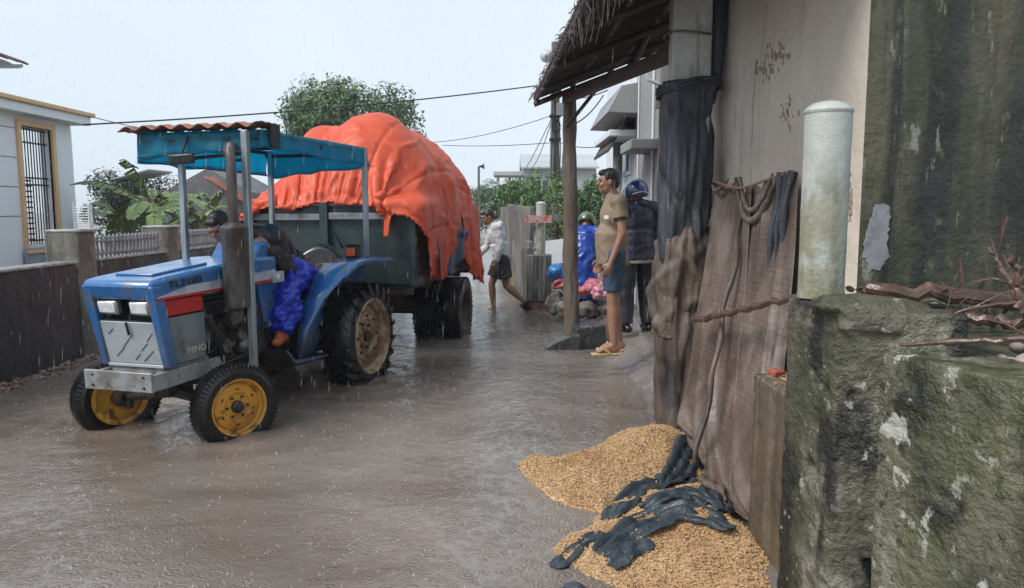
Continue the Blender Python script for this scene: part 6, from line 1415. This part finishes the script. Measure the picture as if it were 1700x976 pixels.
def trousers(P, mat, name='trousers', r0=.105, r1=.085, r2=.078, end=.97, amp=.010, seed=0, vox=.011):
    J = P.J; mb = MB(); up = P.up; Lh = (J['hipL']-J['hipR']).normalized(); fh = Lh.cross(up); mb.ell(J['pelvis'], (.13, .165, .13), Matrix((fh, Lh, up)).transposed())
    for q in 'LR': a_, b_, c_ = J['hip'+q], J['kn'+q], J['an'+q]; mb.cap(a_, b_, r0, r1); mb.cap(b_, b_.lerp(c_, end-.15), r1, r2); mb.cyl(b_, b_.lerp(c_, end), r1, r2, 16)
    return fuse(mb, name, mat, P.t, vox, 2, fold(1, 1, .5, amp, seed))
trousers(PCm, M('black_trousers', (.014, .015, .02), .45, layers=[((.035, .037, .045), (6, 6, 2), .5, .66, .8)], rl=(5, .25, .6), bump=[((10, 10, 4), .01)]), seed=7)
for q in 'LR': shoe(PCm, q, m_rub)
def helmet(P, mat, visor=True, name='helmet'):
    HR = P.HR(); mb = MB(); 
    for i in range(0, 17):
        th = math.pi*.66*i/16; r = math.sin(th)
        for j in range(36):
            a_ = 6.2832*j/36; f = math.cos(a_)*r; l_ = math.sin(a_)*r; u = math.cos(th); zc = max(u, -.62 if math.cos(a_) < .2 else -.12)
            mb.v.append(P.H(-.005+.142*f, .124*l_, .028+.138*zc))
    mb.f = [(i*36+j, i*36+(j+1) % 36, (i+1)*36+(j+1) % 36, (i+1)*36+j) for i in range(16) for j in range(36)]; mb.mi = [0]*len(mb.f)
    h_ = mb.build(name, mat, P.t, solid=.012, ang=60)
    if visor:
        mb = MB(); mb.grid(lambda u, v: P.H((.165+.02*v)*math.cos((u-.5)*2.6), .14*math.sin((u-.5)*2.6), .06-.12*v), 20, 8); mb.build('visor', M('visor', (.35, .42, .5), .08, coat=1), h_, solid=.004)
        mb = MB(); mb.tube([P.H(-.149*math.cos(a_), .130*math.sin(a_), .0+.012*math.sin(a_*3)) for a_ in [(-1.3+.2*k_) for k_ in range(14)]], .006, 6); mb.build('trim_band', m_wp, h_)
    return h_
helmet(PCm, M('blue_helmet', (.018, .045, .13), .15, layers=[((.05, .12, .3), 9, .5, .56, .8)], coat=1))
mb = MB(); mb.ell((-.02, 0, 1.42), (.085, .10, .06)); fuse(mb, 'collar', m_dj, PCm.t, .012, 1, fold(1, 1, 1, .006, 3))
# --- stooping person in olive helmet and blue raincoat
pD = A(973, 470, 10.0)
JD = dict(pelvis=(0, 0, .86), chest=(.12, 0, 1.11), neck=(.20, 0, 1.23), head=(.27, 0, 1.35), shL=(.13, .17, 1.20), shR=(.13, -.17, 1.20), elL=(.24, .20, .97), elR=(.24, -.20, .97), wrL=(.38, .12, .83), wrR=(.38, -.12, .83),
          hipL=(0, .09, .83), hipR=(0, -.09, .83), knL=(.12, .11, .46), knR=(.10, -.11, .46), anL=(0, .11, .08), anR=(-.02, -.11, .08), toL=(.14, .12, .03), toR=(.12, -.12, .03))
PDm = Person((pD.x-.01, 10.4, .03), R(75), 'stooping person in olive camouflage helmet and blue plastic raincoat behind the wooden post', JD, m_skin, (.75, 0, -.66))
PDm.body(0); helmet(PDm, M('camo_helmet', (.045, .065, .03), .35, layers=[((.16, .20, .11), 7, .48, .54, .9), ((.02, .03, .02), 5, .55, .6, .9)], coat=.4), False)
def rc(mb):
    mb.tube([(.12, 0, 1.15), (.04, 0, .9), (.0, 0, .6), (.02, 0, .34)], [.17, .19, .20, .22], 24)
longsleeve(PDm, m_rb, 'raincoat', e=.05, r0=.085, r1=.07, hem=.1, amp=.016, seed=6, extra=rc)
trousers(PDm, m_rb, 'rain_trousers', r0=.11, r1=.10, r2=.09, amp=.012, seed=9)
# --- tractor driver bent over the wheel
JE = dict(pelvis=(.20, 0, 1.04), chest=(.62, -.02, 1.34), neck=(.90, -.06, 1.48), head=(1.13, -.11, 1.53), shL=(.80, .15, 1.43), shR=(.80, -.21, 1.43), elL=(.74, .24, 1.17), elR=(.95, -.30, 1.20), wrL=(.90, .19, 1.34), wrR=(.98, -.20, 1.36),
          hipL=(.22, .10, 1.02), hipR=(.22, -.10, 1.02), knL=(.68, .20, 1.12), knR=(.66, -.18, 1.12), anL=(.86, .25, .66), anR=(.86, -.24, .66), toL=(.97, .27, .59), toR=(1.0, -.25, .56))
PEm = Person(tuple(TO), ha, 'driver in black jacket and blue plastic leg cover bent forward over the steering wheel', JE, m_skin, (.80, .05, -.60), (.6, 0, .8))
PEm.body(0, curl=.9); PEm.hair()
longsleeve(PEm, M('black_jacket', (.013, .013, .015), .55, layers=[((.03, .03, .032), 6, .48, .66, .8)], bump=[(12, .010)]), 'jacket', e=.05, r0=.085, r1=.062, hem=.10, amp=.014, seed=11, vox=.012)
m_pl = cloth_mat('blue_plastic_cover', (.018, .040, .50), .12, .18, .014, (.03, .08, .62))
mb = MB(); J = PEm.J
for q in 'LR':
    mb.cap(J['hip'+q], J['kn'+q], .13, .12); mb.cap(J['kn'+q]+Vector((0, 0, .0)), J['an'+q]+Vector((-.03, 0, .12)), .125, .10); mb.cyl(J['kn'+q], J['an'+q]+Vector((-.02, 0, .0)), .12, .10, 18)
mb.cap((.3, 0, 1.08), (.6, .02, 1.16), .16, .13)
fuse(mb, 'leg_cover', m_pl, PEm.t, .012, 1, lambda p: .034*(1-3*abs(noise.noise(Vector((p.x*8, p.y*8, p.z*6)))))+.018*(1-3*abs(noise.noise(p*17))))
m_or = M('orange_sandal', (.42, .10, .03), .4)
for q in 'LR': shoe(PEm, q, m_or, 'sandal')
# ================================================================== RAIN
rg = random.Random(5); V_ = []; F_ = []
def drop(p, L2, r, sl=Vector((.05, .02, 1))):
    o = len(V_); d = sl.normalized()*L2
    V_.extend([p+Vector((r, 0, 0)), p+Vector((-r*.5, r*.87, 0)), p+Vector((-r*.5, -r*.87, 0)), p+d*.6, p-d*.4])
    F_.extend([(o, o+1, o+3), (o+1, o+2, o+3), (o+2, o, o+3), (o+1, o, o+4), (o+2, o+1, o+4), (o, o+2, o+4)])
for i in range(3600):
    Y = 3.6+10*rg.random()**.8; x = rg.uniform(-.72, .72)*Y; z = rg.uniform(.02, 1.55+Y*.36); drop(Vector((x, Y, z)), rg.uniform(.04, .12), .0009+.00010*Y)
mb = MB(); mb.add(V_, F_); m_drop = M('rain_drop', (.85, .88, .92), .15, alpha=.24)
tag(mb.build('rain', m_drop, ang=180), 'heavy rain falling through the whole street', 'rain', kind='stuff')
V_ = []; F_ = []
for i in range(1900):
    Y = 2.8+9*rg.random()**1.3; x = rg.uniform(-.68, .4)*Y
    if x < -4.5 or x > shore(Y)+.6: continue
    for k_ in range(rg.randint(1, 3)): drop(Vector((x+rg.gauss(0, .006), Y+rg.gauss(0, .006), .012+rg.random()*.02)), rg.uniform(.008, .022), rg.uniform(.0012, .0026), Vector((rg.uniform(-.4, .4), rg.uniform(-.4, .4), 1)))
mb = MB(); mb.add(V_, F_); tag(mb.build('rain_splash', M('splash', (.7, .72, .74), .12, alpha=.7), ang=180), 'tiny splashes of rain on the flood water', 'splash', kind='stuff')
# ================================================================== HAZE
hz = MB().span((-280, -10, -1.2), (280, 490, 9.5)).build('haze', bpy.data.materials.new('haze'), smooth=False); tag(hz, kind='stuff')
hm_ = hz.data.materials[0]; hm_.use_nodes = True; n = hm_.node_tree.nodes; n.remove(n['Principled BSDF']); pv = n.new('ShaderNodeVolumePrincipled')
pv.inputs['Color'].default_value = (.96, .98, 1, 1); pv.inputs['Density'].default_value = .0012; hm_.node_tree.links.new(pv.outputs[0], n['Material Output'].inputs['Volume'])
